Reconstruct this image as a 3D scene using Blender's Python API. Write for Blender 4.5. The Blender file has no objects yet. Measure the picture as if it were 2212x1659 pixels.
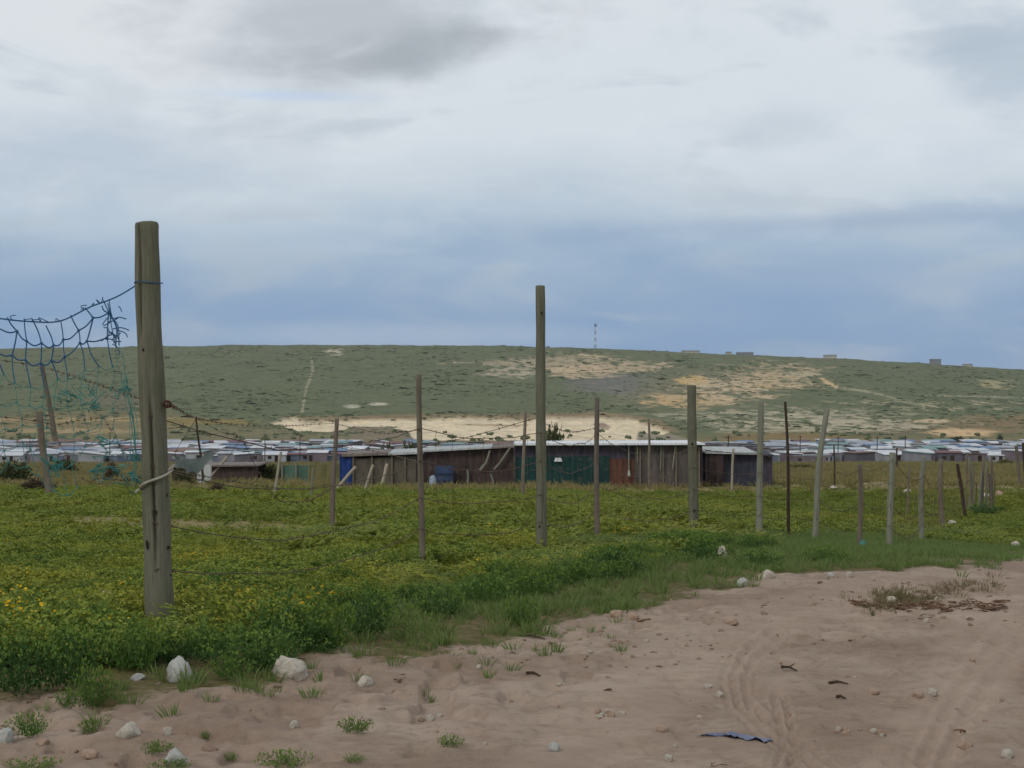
import bpy, math, random
import numpy as np
from mathutils import Vector, Matrix

# ------------------------------------------------------------------ camera, sky, sun, exposure
sc = bpy.context.scene
R = math.radians
FPX, PW, PH = 1624.0, 1024.0, 768.0        # focal length in pixels of a 1024 wide frame
CZ = 1.05                                  # eye height over the sand
PITCH = math.atan(16.0 / FPX)
cam_d = bpy.data.cameras.new('camera')
cam_d.sensor_width = 36.0
cam_d.lens = 36.0 * FPX / PW
cam_d.clip_start, cam_d.clip_end = 0.1, 20000
cam = bpy.data.objects.new('camera', cam_d)
cam.location = (0, 0, CZ)
cam.rotation_euler = (R(90) + PITCH, 0, 0)
sc.collection.objects.link(cam)
sc.camera = cam

def lin(r, g, b, a=1.0):
    f = lambda c: (c / 255 / 12.92) if c <= 10 else ((c / 255 + 0.055) / 1.055) ** 2.4
    return (f(r), f(g), f(b), a)

SUN_EL, SUN_AZ = 38.0, 215.0               # azimuth clockwise from +Y: behind the camera, to the left
world = bpy.data.worlds.new('World')
sc.world = world
world.use_nodes = True
wt = world.node_tree
wt.nodes.clear()
def wn(kind, **kw):
    n = wt.nodes.new(kind)
    for k, v in kw.items():
        setattr(n, k, v)
    return n
def wl(a, b):
    wt.links.new(a, b)
def wmath(op, a, b=None, c=None, clamp=False):
    n = wn('ShaderNodeMath', operation=op, use_clamp=clamp)
    for i, v in enumerate((a, b, c)):
        if v is None: continue
        if isinstance(v, (int, float)): n.inputs[i].default_value = v
        else: wl(v, n.inputs[i])
    return n.outputs[0]
def wmix(fac, a, b):
    n = wn('ShaderNodeMix', data_type='RGBA')
    for s, v in ((0, fac), (6, a), (7, b)):
        if isinstance(v, (int, float, tuple)): n.inputs[s].default_value = v
        else: wl(v, n.inputs[s])
    return n.outputs[2]
def wstep(v, lo, hi):
    n = wn('ShaderNodeMapRange', interpolation_type='SMOOTHSTEP')
    wl(v, n.inputs[0]); n.inputs[1].default_value = lo; n.inputs[2].default_value = hi
    return n.outputs[0]
tc = wn('ShaderNodeTexCoord')
sep = wn('ShaderNodeSeparateXYZ'); wl(tc.outputs['Generated'], sep.inputs[0])
dx, dy, dz = sep.outputs
def wnoise(scale, detail, rough, stretch, off=0.0, dist=0.0):
    mp = wn('ShaderNodeMapping'); wl(tc.outputs['Generated'], mp.inputs[0])
    mp.inputs['Scale'].default_value = (1, 1, stretch)
    mp.inputs['Location'].default_value = (off, off * 1.7, off * 0.6)
    n = wn('ShaderNodeTexNoise'); wl(mp.outputs[0], n.inputs['Vector'])
    n.inputs['Scale'].default_value = scale; n.inputs['Detail'].default_value = detail
    n.inputs['Roughness'].default_value = rough; n.inputs['Distortion'].default_value = dist
    return n.outputs['Fac']
n_big = wnoise(4.0, 5, 0.5, 3.2, 3.1, 0.3)
n_mid = wnoise(9.0, 6, 0.55, 3.6, 7.7, 0.5)
n_fine = wnoise(22.0, 5, 0.55, 2.6, 1.3, 0.4)
n_puff = wnoise(13.0, 6, 0.55, 1.5, 5.2, 0.2)
zz = wmath('ADD', dz, wmath('MULTIPLY', wmath('SUBTRACT', n_big, 0.5), 0.10))
zz = wmath('ADD', zz, wmath('MULTIPLY', wmath('SUBTRACT', n_mid, 0.5), 0.05))
ramp = wn('ShaderNodeValToRGB'); wl(zz, ramp.inputs[0])
els = [(0.00, (124, 156, 196)), (0.036, (129, 160, 197)), (0.060, (143, 168, 199)), (0.082, (158, 180, 204)),
       (0.104, (180, 197, 214)), (0.128, (202, 213, 223)), (0.158, (216, 224, 231)), (0.24, (222, 228, 233)), (0.6, (208, 213, 220))]
cr = ramp.color_ramp
cr.elements[0].position, cr.elements[0].color = els[0][0], lin(*els[0][1])
cr.elements[1].position, cr.elements[1].color = els[-1][0], lin(*els[-1][1])
for p, c in els[1:-1]:
    e = cr.elements.new(p); e.color = lin(*c)
cloud = ramp.outputs[0]
# pale wisps, grey undersides
cloud = wmix(wmath('MULTIPLY', wmath('MULTIPLY', wstep(n_fine, 0.46, 0.80), 0.34), wstep(dz, 0.06, 0.15)), cloud, lin(226, 232, 238))
cloud = wmix(wmath('MULTIPLY', wstep(n_mid, 0.52, 0.70), 0.42), cloud, lin(174, 186, 199))
cloud = wmix(wmath('MULTIPLY', wstep(n_big, 0.60, 0.74), 0.25), cloud, lin(158, 178, 204))
hi_ = wstep(dz, 0.09, 0.17)
cloud = wmix(wmath('MULTIPLY', wmath('MULTIPLY', wstep(n_puff, 0.50, 0.72), 0.38), hi_), cloud, lin(192, 201, 210))
# two heavy cumulus bases and the low pale bank in the distance: clouds at fixed directions
ax = wmath('DIVIDE', dx, wmath('MAXIMUM', dy, 0.05))
def blob(px, py, rx, ry, wob, lo, hi, tilt=0.0, nz=None):
    u0, z0 = (px - 512) / FPX, (400 - py) / FPX
    u = wmath('SUBTRACT', ax, u0)
    v = wmath('SUBTRACT', wmath('SUBTRACT', dz, z0), wmath('MULTIPLY', u, tilt))
    u = wmath('DIVIDE', u, rx / FPX); v = wmath('DIVIDE', v, ry / FPX)
    d = wmath('SQRT', wmath('ADD', wmath('MULTIPLY', u, u), wmath('MULTIPLY', v, v)))
    d = wmath('ADD', d, wmath('MULTIPLY', wmath('SUBTRACT', n_mid if nz is None else nz, 0.5), wob))
    d = wmath('ADD', d, wmath('MULTIPLY', wmath('SUBTRACT', n_fine, 0.5), wob * 0.8))
    front = wstep(dy, 0.0, 0.3)
    n = wn('ShaderNodeMapRange', interpolation_type='SMOOTHSTEP')
    wl(d, n.inputs[0]); n.inputs[1].default_value = lo; n.inputs[2].default_value = hi
    n.inputs[3].default_value = 1; n.inputs[4].default_value = 0
    return wmath('MULTIPLY', n.outputs[0], front)
cloud = wmix(wmath('MULTIPLY', blob(240, 10, 330, 100, 1.5, 0.55, 1.05, 0.05), 0.75), cloud, lin(226, 229, 233))
cloud = wmix(wmath('MULTIPLY', blob(330, 40, 230, 62, 1.6, 0.0, 1.15, 0.08, n_puff), 0.75), cloud, lin(178, 185, 193))
cloud = wmix(wmath('MULTIPLY', blob(390, 66, 130, 30, 1.2, 0.0, 1.25, 0.22, n_puff), 0.7), cloud, lin(158, 165, 173))
cloud = wmix(wmath('MULTIPLY', blob(70, 165, 190, 40, 1.2, 0.1, 1.3, 0.0), 0.55), cloud, lin(176, 192, 210))
cloud = wmix(wmath('MULTIPLY', blob(770, 135, 80, 24, 1.4, 0.1, 1.2, 0.0, n_puff), 0.45), cloud, lin(186, 198, 210))
cloud = wmix(wmath('MULTIPLY', blob(880, 226, 360, 15, 0.9, 0.1, 1.3, 0.02), 0.55), cloud, lin(141, 163, 194))
cloud = wmix(wmath('MULTIPLY', blob(960, 285, 260, 15, 1.0, 0.1, 1.3, 0.0), 0.40), cloud, lin(156, 176, 204))
cloud = wmix(wmath('MULTIPLY', blob(1005, 70, 110, 62, 1.5, 0.1, 1.15, -0.2, n_puff), 0.7), cloud, lin(174, 190, 205))
cloud = wmix(wmath('MULTIPLY', blob(400, 336, 260, 16, 1.0, 0.2, 1.2), 0.5), cloud, lin(174, 190, 210))
cloud = wmix(wmath('MULTIPLY', blob(280, 103, 110, 7, 0.8, 0.1, 1.2), 0.5), cloud, lin(186, 211, 240))
sky = wn('ShaderNodeTexSky', sky_type='NISHITA')
sky.sun_disc = False
sky.sun_elevation = R(SUN_EL); sky.sun_rotation = R(SUN_AZ)
SKY_STR = 0.10
sky_up = wn('ShaderNodeMix', data_type='RGBA', blend_type='MULTIPLY'); sky_up.inputs[0].default_value = 1
wl(cloud, sky_up.inputs[6]); sky_up.inputs[7].default_value = (1 / SKY_STR,) * 3 + (1,)
sky_mix = wmix(0.94, sky.outputs[0], sky_up.outputs[2])
bg = wn('ShaderNodeBackground'); wl(sky_mix, bg.inputs[0]); bg.inputs[1].default_value = SKY_STR
wo = wn('ShaderNodeOutputWorld'); wl(bg.outputs[0], wo.inputs[0])

sun_d = bpy.data.lights.new('sun', 'SUN')
sun_d.energy, sun_d.angle, sun_d.color = 1.0, R(12), (1.0, 0.95, 0.87)
sun = bpy.data.objects.new('sun', sun_d)
el, az = R(SUN_EL), R(SUN_AZ)
sun_dir = Vector((math.sin(az) * math.cos(el), math.cos(az) * math.cos(el), math.sin(el)))
sun.rotation_euler = sun_dir.to_track_quat('Z', 'Y').to_euler()
sun.location = (-10, -10, 30)
sc.collection.objects.link(sun)
vs = sc.view_settings
vs.view_transform, vs.look, vs.exposure, vs.gamma = 'Standard', 'None', 0.0, 1.0
vs.use_curve_mapping = False
HAZE = 0.00006                             # density of the air
sc.cycles.use_denoising = True
sc.cycles.max_bounces = 4
sc.cycles.diffuse_bounces = 3
sc.cycles.adaptive_threshold = 0.02

# ------------------------------------------------------------------ helpers
rng = np.random.default_rng(11)
random.seed(5)
COL = sc.collection

def _hash(ix, iy, seed):
    h = (ix.astype(np.int64) * 374761393 + iy.astype(np.int64) * 668265263 + seed * 974711) & 0x7fffffff
    h = ((h ^ (h >> 13)) * 1274126177) & 0x7fffffff
    return ((h ^ (h >> 16)) & 0xffff) / 65535.0
def vnoise(x, y, seed=0):
    x = np.asarray(x, float); y = np.asarray(y, float)
    ix, iy = np.floor(x), np.floor(y)
    fx, fy = x - ix, y - iy
    fx = fx * fx * fx * (fx * (fx * 6 - 15) + 10); fy = fy * fy * fy * (fy * (fy * 6 - 15) + 10)
    ix = ix.astype(np.int64); iy = iy.astype(np.int64)
    a, b = _hash(ix, iy, seed), _hash(ix + 1, iy, seed)
    c, d = _hash(ix, iy + 1, seed), _hash(ix + 1, iy + 1, seed)
    return (a + (b - a) * fx) * (1 - fy) + (c + (d - c) * fx) * fy
def fbm(x, y, octs=4, seed=0, gain=0.5):
    v, a, t = 0.0, 1.0, 0.0
    x = np.asarray(x, float); y = np.asarray(y, float)
    for o in range(octs):
        v = v + a * vnoise(x * 2 ** o + 17.3 * o, y * 2 ** o - 9.1 * o, seed + o); t += a; a *= gain
    return v / t
def ss(lo, hi, v):
    t = np.clip((np.asarray(v, float) - lo) / (hi - lo), 0, 1)
    return t * t * (3 - 2 * t)

CP, SP = math.cos(PITCH), math.sin(PITCH)
def proj(x, y, z):
    """world point -> pixel of the 1024x768 picture (used to measure, and to lay masks on the ground)"""
    zr = z - CZ
    f = y * CP + zr * SP
    v = -y * SP + zr * CP
    f = np.where(np.asarray(f) < 0.3, 0.3, f)
    return 512 + FPX * x / f, 384 - FPX * v / f
def ray(px, py):
    u, v = (px - 512) / FPX, (384 - py) / FPX
    return u, CP - v * SP, SP + v * CP
def at(px, py, d):
    """point at depth y = d behind pixel"""
    a, b, c = ray(px, py)
    return Vector((a * d / b, d, CZ + c * d / b))

# terrain ---------------------------------------------------------------
tab = [(-60, None), (24, None), (45, 494), (70, 486.5), (100, 481), (200, 472), (450, 462), (700, 442), (760, 436.5), (850, 426),
       (900, 420), (1000, 408), (1100, 397), (1250, 382), (1400, 368), (1550, 355.5), (1700, 346.5), (1780, 345), (1900, 346), (2500, 368), (6000, 392)]
tz = [(-(50 * d + 1666) / 1624.0 if p is None else -(p - 400) * d / 1624.0) for d, p in tab]
_d = np.concatenate([np.linspace(-60, 300, 3000), np.geomspace(300.5, 6000, 3000)])
_z = np.interp(_d, [t[0] for t in tab], tz)
_k = np.hanning(161); _k /= _k.sum()
_zs = np.convolve(np.pad(_z, 80, mode='edge'), _k, mode='valid')
_w = ss(24, 40, _d); _zs = _z * (1 - _w) + _zs * _w
_w2 = ss(5600, 5900, _d); _zs = _zs * (1 - _w2) + _z * _w2
RX = (np.array([-600, 0, 300, 470, 600, 700, 850, 1024, 1400]) - 512) / FPX * 1720
RY = np.array([353, 348, 344.5, 345, 348, 353, 359, 370, 386])
RG = (-(RY - 400) * 1720 / 1624 + 17.5) / (-(345 - 400) * 1720 / 1624 + 17.5)

EDGE = np.array([(-400, 720), (0, 700), (60, 698), (110, 706), (150, 690), (200, 680), (250, 676), (300, 664), (345, 646), (390, 650), (440, 644),
                 (520, 632), (580, 614), (640, 603), (700, 592), (740, 582), (775, 576), (830, 572), (900, 566), (960, 565), (1000, 560),
                 (1024, 552), (1100, 540), (1400, 522)], float)
def edge_off(px, py):
    """pixels below the line where the greenery ends: > 0 on bare sand"""
    return py - np.interp(px, EDGE[:, 0], EDGE[:, 1])

TRACKS = [[(775, 632), (748, 652), (737, 675), (742, 700), (765, 722), (800, 742), (838, 775)],
          [(778, 694), (783, 715), (788, 740), (778, 775)],
          [(1010, 640), (985, 668), (960, 700), (930, 760)]]
def base_h(x, y):
    x = np.asarray(x, float); y = np.asarray(y, float)
    z = np.interp(y, _d, _zs)
    hill = ss(720, 1000, y)
    g = np.interp(x * 1720 / np.maximum(y, 1), RX, RG)
    z = np.where(y > 700, (z + 17.5) * (1 + (g - 1) * hill) - 17.5, z)
    drop = np.minimum(0.8, 0.09 * np.maximum(0, x - 1.0)) * ss(12, 25, y) * (1 - ss(45, 75, y))
    return z + CZ - drop
def H(x, y):
    x = np.asarray(x, float); y = np.asarray(y, float)
    z = base_h(x, y)
    near = 1 - ss(60, 110, y)
    z = z + near * 0.05 * (fbm(x * 0.35, y * 0.35, 3, 3) - 0.5) * ss(2, 8, y)
    z = z + (1 - ss(20, 32, y)) * 0.024 * (fbm(x * 2.6, y * 2.6, 3, 5) - 0.5)
    z = z + (1 - ss(14, 22, y)) * 0.009 * (fbm(x * 9, y * 9, 3, 9) - 0.5)
    z = z + ss(90, 200, y) * (1 - ss(420, 480, y)) * 0.9 * (fbm(x * 0.03, y * 0.03, 3, 21) - 0.5)
    far = ss(700, 800, y)
    z = z + far * (2.6 * (fbm(x * 0.02, y * 0.012, 4, 31) - 0.5) + 1.3 * (fbm(x * 0.09, y * 0.05, 3, 37) - 0.5))
    return z
def ground(px, py):
    a, b, c = ray(px, py)
    t = np.geomspace(3.0, 4500, 6000)
    zr = CZ + c / b * t
    hh = H(a / b * t, t)
    i = int(np.argmax(zr < hh))
    if i == 0: i = 1
    f0, f1 = zr[i - 1] - hh[i - 1], zr[i] - hh[i]
    w = f0 / (f0 - f1) if f0 != f1 else 0
    d = t[i - 1] + (t[i] - t[i - 1]) * w
    return Vector((a / b * d, d, float(H(a / b * d, d))))

# object helpers ---------------------------------------------------------
def tag(o, label=None, cat=None, group=None, kind=None):
    for k, v in (('label', label), ('category', cat), ('group', group), ('kind', kind)):
        if v: o[k] = v
    return o
class MB:
    """collects verts and faces, builds ONE mesh"""
    def __init__(self): self.v, self.f, self.m = [], [], []
    def add(self, vs_, fs, mi=0):
        o = len(self.v); self.v += [tuple(p) for p in vs_]
        self.f += [tuple(i + o for i in f) for f in fs]; self.m += [mi] * len(fs)
    def box(self, c, s, rz=0, mi=0, top=None):
        x, y, z = (k / 2 for k in s); tx, ty = (x, y) if top is None else (x * top, y * top)
        pts = [(-x, -y, -z), (x, -y, -z), (x, y, -z), (-x, y, -z), (-tx, -ty, z), (tx, -ty, z), (tx, ty, z), (-tx, ty, z)]
        ca, sa = math.cos(rz), math.sin(rz)
        self.add([(c[0] + p[0] * ca - p[1] * sa, c[1] + p[0] * sa + p[1] * ca, c[2] + p[2]) for p in pts],
                 [(3, 2, 1, 0), (4, 5, 6, 7), (0, 1, 5, 4), (1, 2, 6, 5), (2, 3, 7, 6), (3, 0, 4, 7)], mi)
    def tube(self, pts, rad, seg=5, mi=0, cap=True):
        pts = [Vector(p) for p in pts]; n = len(pts)
        rad = rad if isinstance(rad, (list, tuple, np.ndarray)) else [rad] * n
        vs_, fs = [], []
        up = Vector((0.123, 0.31, 0.94))
        for i, p in enumerate(pts):
            t = (pts[min(i + 1, n - 1)] - pts[max(i - 1, 0)])
            t = t.normalized() if t.length > 1e-9 else Vector((0, 0, 1))
            a = t.cross(up)
            if a.length < 0.05: a = t.cross(Vector((1, 0, 0)))
            a.normalize(); b = t.cross(a)
            for k in range(seg):
                an = 2 * math.pi * k / seg
                vs_.append(p + (a * math.cos(an) + b * math.sin(an)) * rad[i])
        for i in range(n - 1):
            for k in range(seg):
                k2 = (k + 1) % seg
                fs.append((i * seg + k, i * seg + k2, (i + 1) * seg + k2, (i + 1) * seg + k))
        if cap:
            fs.append(tuple(range(seg - 1, -1, -1))); fs.append(tuple((n - 1) * seg + k for k in range(seg)))
        self.add(vs_, fs, mi)
    def mesh(self, name, mats, smooth=False):
        me = bpy.data.meshes.new(name); me.from_pydata(self.v, [], self.f)
        for m in (mats if isinstance(mats, (list, tuple)) else [mats]): me.materials.append(m)
        if any(self.m): me.polygons.foreach_set('material_index', self.m)
        if smooth: me.polygons.foreach_set('use_smooth', [True] * len(me.polygons))
        me.update()
        return me
    def build(self, name, mats, parent=None, loc=None, smooth=False):
        return link(name, self.mesh(name, mats, smooth), parent, loc)
def link(name, me, parent=None, loc=None):
    o = bpy.data.objects.new(name, me); COL.objects.link(o)
    if parent: o.parent = parent
    if loc is not None: o.location = loc
    return o
def empty(name, loc=(0, 0, 0), rz=0):
    o = bpy.data.objects.new(name, None); COL.objects.link(o)
    o.location = loc; o.rotation_euler = (0, 0, rz); o.empty_display_size = 0.1
    return o
def grid_mesh(name, X, Y, Z, mat):
    nr, nc = X.shape
    me = bpy.data.meshes.new(name)
    co = np.stack([X, Y, Z], -1).reshape(-1, 3)
    i = np.arange(nr * nc).reshape(nr, nc)
    q = np.stack([i[:-1, :-1], i[:-1, 1:], i[1:, 1:], i[1:, :-1]], -1).reshape(-1, 4)
    return co, q
def raw_mesh(name, co, q, mats, attrs=(), cols=(), smooth=True):
    me = bpy.data.meshes.new(name)
    me.vertices.add(len(co)); me.vertices.foreach_set('co', co.astype(np.float32).ravel())
    k = q.shape[1]
    me.loops.add(q.size); me.loops.foreach_set('vertex_index', q.astype(np.int32).ravel())
    me.polygons.add(len(q)); me.polygons.foreach_set('loop_start', np.arange(0, q.size, k, dtype=np.int32))
    me.polygons.foreach_set('use_smooth', np.full(len(q), smooth))
    for m in mats: me.materials.append(m)
    for nme, arr in attrs:
        a = me.attributes.new(nme, 'FLOAT', 'POINT'); a.data.foreach_set('value', arr.astype(np.float32).ravel())
    for nme, arr in cols:
        a = me.attributes.new(nme, 'FLOAT_COLOR', 'POINT'); a.data.foreach_set('color', arr.astype(np.float32).ravel())
    me.update(calc_edges=True)
    return me

# material helpers ---------------------------------------------------------
class NT:
    def __init__(self, name, rough=0.85, spec=0.2):
        self.m = bpy.data.materials.new(name); self.m.use_nodes = True
        self.t = self.m.node_tree; self.b = self.t.nodes['Principled BSDF']
        self.b.inputs['Roughness'].default_value = rough
        self.b.inputs['Specular IOR Level'].default_value = spec
    def n(self, kind, **kw):
        x = self.t.nodes.new(kind)
        for k, v in kw.items(): setattr(x, k, v)
        return x
    def l(self, a, b): self.t.links.new(a, b)
    def set(self, sock, v):
        if isinstance(v, (int, float, tuple)): sock.default_value = v
        else: self.l(v, sock)
    def coord(self, which='Object'):
        if which == 'World':
            return self.n('ShaderNodeNewGeometry').outputs['Position']
        return self.n('ShaderNodeTexCoord').outputs[which]
    def noise(self, scale, detail=4, rough=0.55, which='Object', stretch=None, dist=0.0):
        v = self.coord(which)
        if stretch:
            mp = self.n('ShaderNodeMapping'); self.l(v, mp.inputs[0]); mp.inputs['Scale'].default_value = stretch; v = mp.outputs[0]
        x = self.n('ShaderNodeTexNoise'); self.l(v, x.inputs['Vector'])
        x.inputs['Scale'].default_value = scale; x.inputs['Detail'].default_value = detail
        x.inputs['Roughness'].default_value = rough; x.inputs['Distortion'].default_value = dist
        return x.outputs['Fac']
    def mix(self, fac, a, b, blend='MIX'):
        x = self.n('ShaderNodeMix', data_type='RGBA', blend_type=blend)
        self.set(x.inputs[0], fac); self.set(x.inputs[6], a); self.set(x.inputs[7], b)
        return x.outputs[2]
    def step(self, v, lo, hi, o0=0.0, o1=1.0):
        x = self.n('ShaderNodeMapRange', interpolation_type='SMOOTHSTEP')
        self.l(v, x.inputs[0]); x.inputs[1].default_value = lo; x.inputs[2].default_value = hi
        x.inputs[3].default_value = o0; x.inputs[4].default_value = o1
        return x.outputs[0]
    def math(self, op, a, b=0.0):
        x = self.n('ShaderNodeMath', operation=op); self.set(x.inputs[0], a); self.set(x.inputs[1], b)
        return x.outputs[0]
    def attr(self, name):
        return self.n('ShaderNodeAttribute', attribute_name=name)
    def color(self, c): self.set(self.b.inputs['Base Color'], c); return self
    def bump(self, h, strength=0.5, dist=0.02):
        x = self.n('ShaderNodeBump'); self.l(h, x.inputs['Height'])
        x.inputs['Strength'].default_value = strength; x.inputs['Distance'].default_value = dist
        self.l(x.outputs[0], self.b.inputs['Normal']); return self
def mottled(name, c1, c2, scale, rough=0.85, bump=0.3, bdist=0.01, which='Object', stretch=None, detail=5, spec=0.15, rnd=0.0):
    k = NT(name, rough, spec)
    f = k.noise(scale, detail, 0.6, which, stretch)
    c = k.mix(k.step(f, 0.3, 0.7), lin(*c1), lin(*c2))
    if rnd:
        oi = k.n('ShaderNodeObjectInfo').outputs['Random']
        c = k.mix(1.0, c, k.mix(oi, (1 - rnd,) * 3 + (1,), (1 + rnd,) * 3 + (1,)), 'MULTIPLY')
    k.color(c)
    if bump: k.bump(f, bump, bdist)
    return k.m
def leafy(name, c1, c2, c3, patch=0.5, transl=0.25):
    """c1..c2 from plant to plant and leaf to leaf, c3 in patches over the field"""
    k = NT(name, 0.6, 0.15)
    oi = k.n('ShaderNodeObjectInfo').outputs['Random']
    lv = k.attr('lv').outputs['Fac']
    f = k.math('ADD', k.math('MULTIPLY', oi, 0.5), k.math('MULTIPLY', lv, 0.5))
    c = k.mix(f, lin(*c1), lin(*c2))
    p = k.step(k.noise(patch, 3, 0.5, 'World'), 0.42, 0.62)
    c = k.mix(k.math('MULTIPLY', p, 0.75), c, lin(*c3))
    k.color(c)
    tr = k.n('ShaderNodeBsdfTranslucent'); k.l(c, tr.inputs[0])
    ms = k.n('ShaderNodeMixShader'); ms.inputs[0].default_value = transl
    k.l(k.b.outputs[0], ms.inputs[1]); k.l(tr.outputs[0], ms.inputs[2])
    k.l(ms.outputs[0], k.t.nodes['Material Output'].inputs[0])
    return k.m

# ------------------------------------------------------------------ ground: field and sand track (one surface, cut along the verge)
def ground_material(name):
    k = NT(name, 0.95, 0.1)
    a = k.attr('sand').outputs['Fac']
    n1 = k.noise(1.1, 5, 0.6, 'World'); n2 = k.noise(14, 5, 0.65, 'World'); n3 = k.noise(120, 3, 0.6, 'World')
    sand = k.mix(k.step(n1, 0.32, 0.68), lin(136, 117, 101), lin(162, 144, 127))
    n4 = k.noise(5, 5, 0.6, 'World', None, 0.6)
    sand = k.mix(k.math('MULTIPLY', k.step(n4, 0.46, 0.7), 0.4), sand, lin(122, 101, 86))
    sand = k.mix(k.math('MULTIPLY', k.step(n2, 0.45, 0.75), 0.55), sand, lin(114, 94, 80))
    sand = k.mix(k.math('MULTIPLY', k.step(n3, 0.6, 0.75), 0.35), sand, lin(180, 165, 147))
    tr = k.attr('track').outputs['Fac']
    sand = k.mix(k.math('MULTIPLY', tr, 0.45), sand, lin(170, 150, 132))
    dirt = k.mix(k.step(n2, 0.35, 0.65), lin(82, 80, 48), lin(112, 98, 68))
    turf = k.attr('turf').outputs['Fac']
    dirt = k.mix(turf, dirt, k.mix(k.step(n1, 0.3, 0.7), lin(88, 100, 44), lin(112, 118, 54)))
    dry = k.attr('dry').outputs['Fac']
    dirt = k.mix(dry, dirt, k.mix(k.step(n1, 0.3, 0.7), lin(118, 110, 74), lin(138, 124, 84)))
    c = k.mix(k.step(k.math('ADD', a, k.math('MULTIPLY', k.math('SUBTRACT', n2, 0.5), 0.7)), 0.35, 0.65), dirt, sand)
    k.color(c)
    hb = k.math('ADD', k.math('MULTIPLY', n3, 0.25), n2)
    k.bump(hb, 0.7, 0.02)
    return k.m
M_ground = ground_material('sandy_soil')

def polyline_dist(px, py, pts):
    best = np.full(px.shape, 1e9); par = np.zeros(px.shape)
    s = 0.0
    for (x0, y0), (x1, y1) in zip(pts[:-1], pts[1:]):
        L = math.hypot(x1 - x0, y1 - y0)
        t = np.clip(((px - x0) * (x1 - x0) + (py - y0) * (y1 - y0)) / L ** 2, 0, 1)
        d = np.hypot(px - x0 - t * (x1 - x0), py - y0 - t * (y1 - y0))
        side = np.sign((px - x0) * (y1 - y0) - (py - y0) * (x1 - x0))
        par = np.where(d < best, d * side, par); best = np.minimum(best, d)
    return best, par

u_in = np.linspace(-0.36, 0.36, 620)
u_out = 0.36 + np.geomspace(0.004, 4.6, 46)
U = np.concatenate([-u_out[::-1], u_in, u_out])
D = np.concatenate([np.linspace(-50, 2.5, 24), np.geomspace(3, 14, 270), np.geomspace(14.2, 126, 120)])
Wd = np.sqrt(D ** 2 + 36)
X = U[None, :] * Wd[:, None]; Y = np.repeat(D[:, None], len(U), 1)
Z = H(X, Y)
PX, PY = proj(X, Y, base_h(X, Y))
off = edge_off(PX, PY) + 26 * (fbm(X * 1.6, Y * 1.6, 3, 77) - 0.5)
off = np.where(Y < 3.5, 200.0, off)
# world-space clean-up to the sides: left of the frame the verge runs on past the camera
sandm = ss(-14, 16, off)
# left strip: the plants thin out towards the camera
pathm = ss(0, 1, 1 - np.hypot((PX - 1012) / 32, (PY - 511.5) / 3.2))
sandm = np.maximum(sandm, np.where((PX > 950), pathm, 0))
# sparse dry patches of the field, and the dry grass beyond it
dry = np.zeros_like(Z)
for cx, cy, rx, ry in [(210, 528, 150, 12), (100, 521, 120, 6), (980, 478, 260, 16), (560, 489, 500, 6), (640, 541, 90, 4), (240, 484, 300, 10), (80, 480, 160, 12)]:
    dry = np.maximum(dry, ss(0, 0.8, 1.25 - np.hypot((PX - cx) / rx, (PY - cy) / ry)))
dry = np.maximum(dry, ss(64, 74, Y))
dry = np.clip(dry * (0.55 + 0.9 * fbm(X * 0.4, Y * 0.4, 3, 55)), 0, 1)
# wheel ruts: shallow grooves with tread ridges pressed into the sand
track = np.zeros_like(Z)
for pts, wid in zip(TRACKS, (19, 17, 30)):
    d_, s_ = polyline_dist(PX, PY, pts)
    sel = (Y > 3) & (Y < 14)
    m = ss(1.0, 0.6, d_ / wid) if False else (1 - ss(0.65, 1.0, d_ / wid))
    m = np.where(sel, m, 0)
    ridge = 0.5 + 0.5 * np.cos(s_ / (3.4 if wid < 20 else 6.0) * 2.0)
    Z = Z - m * 0.022 + m * 0.028 * ridge * (0.4 + 0.6 * fbm(X * 3, Y * 3, 2, 91))
    track = np.maximum(track, m)
calm = 1 - 0.9 * (1 - ss(0.7, 1.1, np.hypot((PX - 735) / 62, (PY - 737) / 16)))      # packed sand under the plastic strip
# broad smooth wheel lane
lane = (1 - ss(0.5, 1.0, np.abs(PX - np.interp(PY, [560, 600, 650, 700, 768], [960, 830, 690, 640, 560])) / 80)) * ss(560, 590, PY) * (PY < 790)
lane2 = (1 - ss(0.5, 1.0, np.abs(PX - np.interp(PY, [560, 600, 650, 700, 768], [1010, 1000, 985, 960, 900])) / 60)) * ss(560, 590, PY) * (PY < 790)
track = np.clip(track * 0.5 + 0.7 * lane + 0.6 * lane2, 0, 1)
# trampled, hoof-marked sand between verge and lane
rough = sandm * (1 - track) * (Y < 16) * (Y > 2) * (0.3 + 0.7 * (1 - ss(40, 110, off)) + 0.35 * (PX < 560)) * calm
Z = Z + rough * 0.06 * (fbm(X * 5, Y * 5, 4, 101) - 0.5) - rough * 0.034 * ss(0.58, 0.75, vnoise(X * 6.5, Y * 6.5, 104)) - calm * sandm * (Y < 16) * (Y > 2) * 0.014 * ss(0.68, 0.82, vnoise(X * 9.5, Y * 9.5, 107))
turf = 1 - ss(-64, -22, off)
co, q = grid_mesh('g', X, Y, Z, None)
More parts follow.
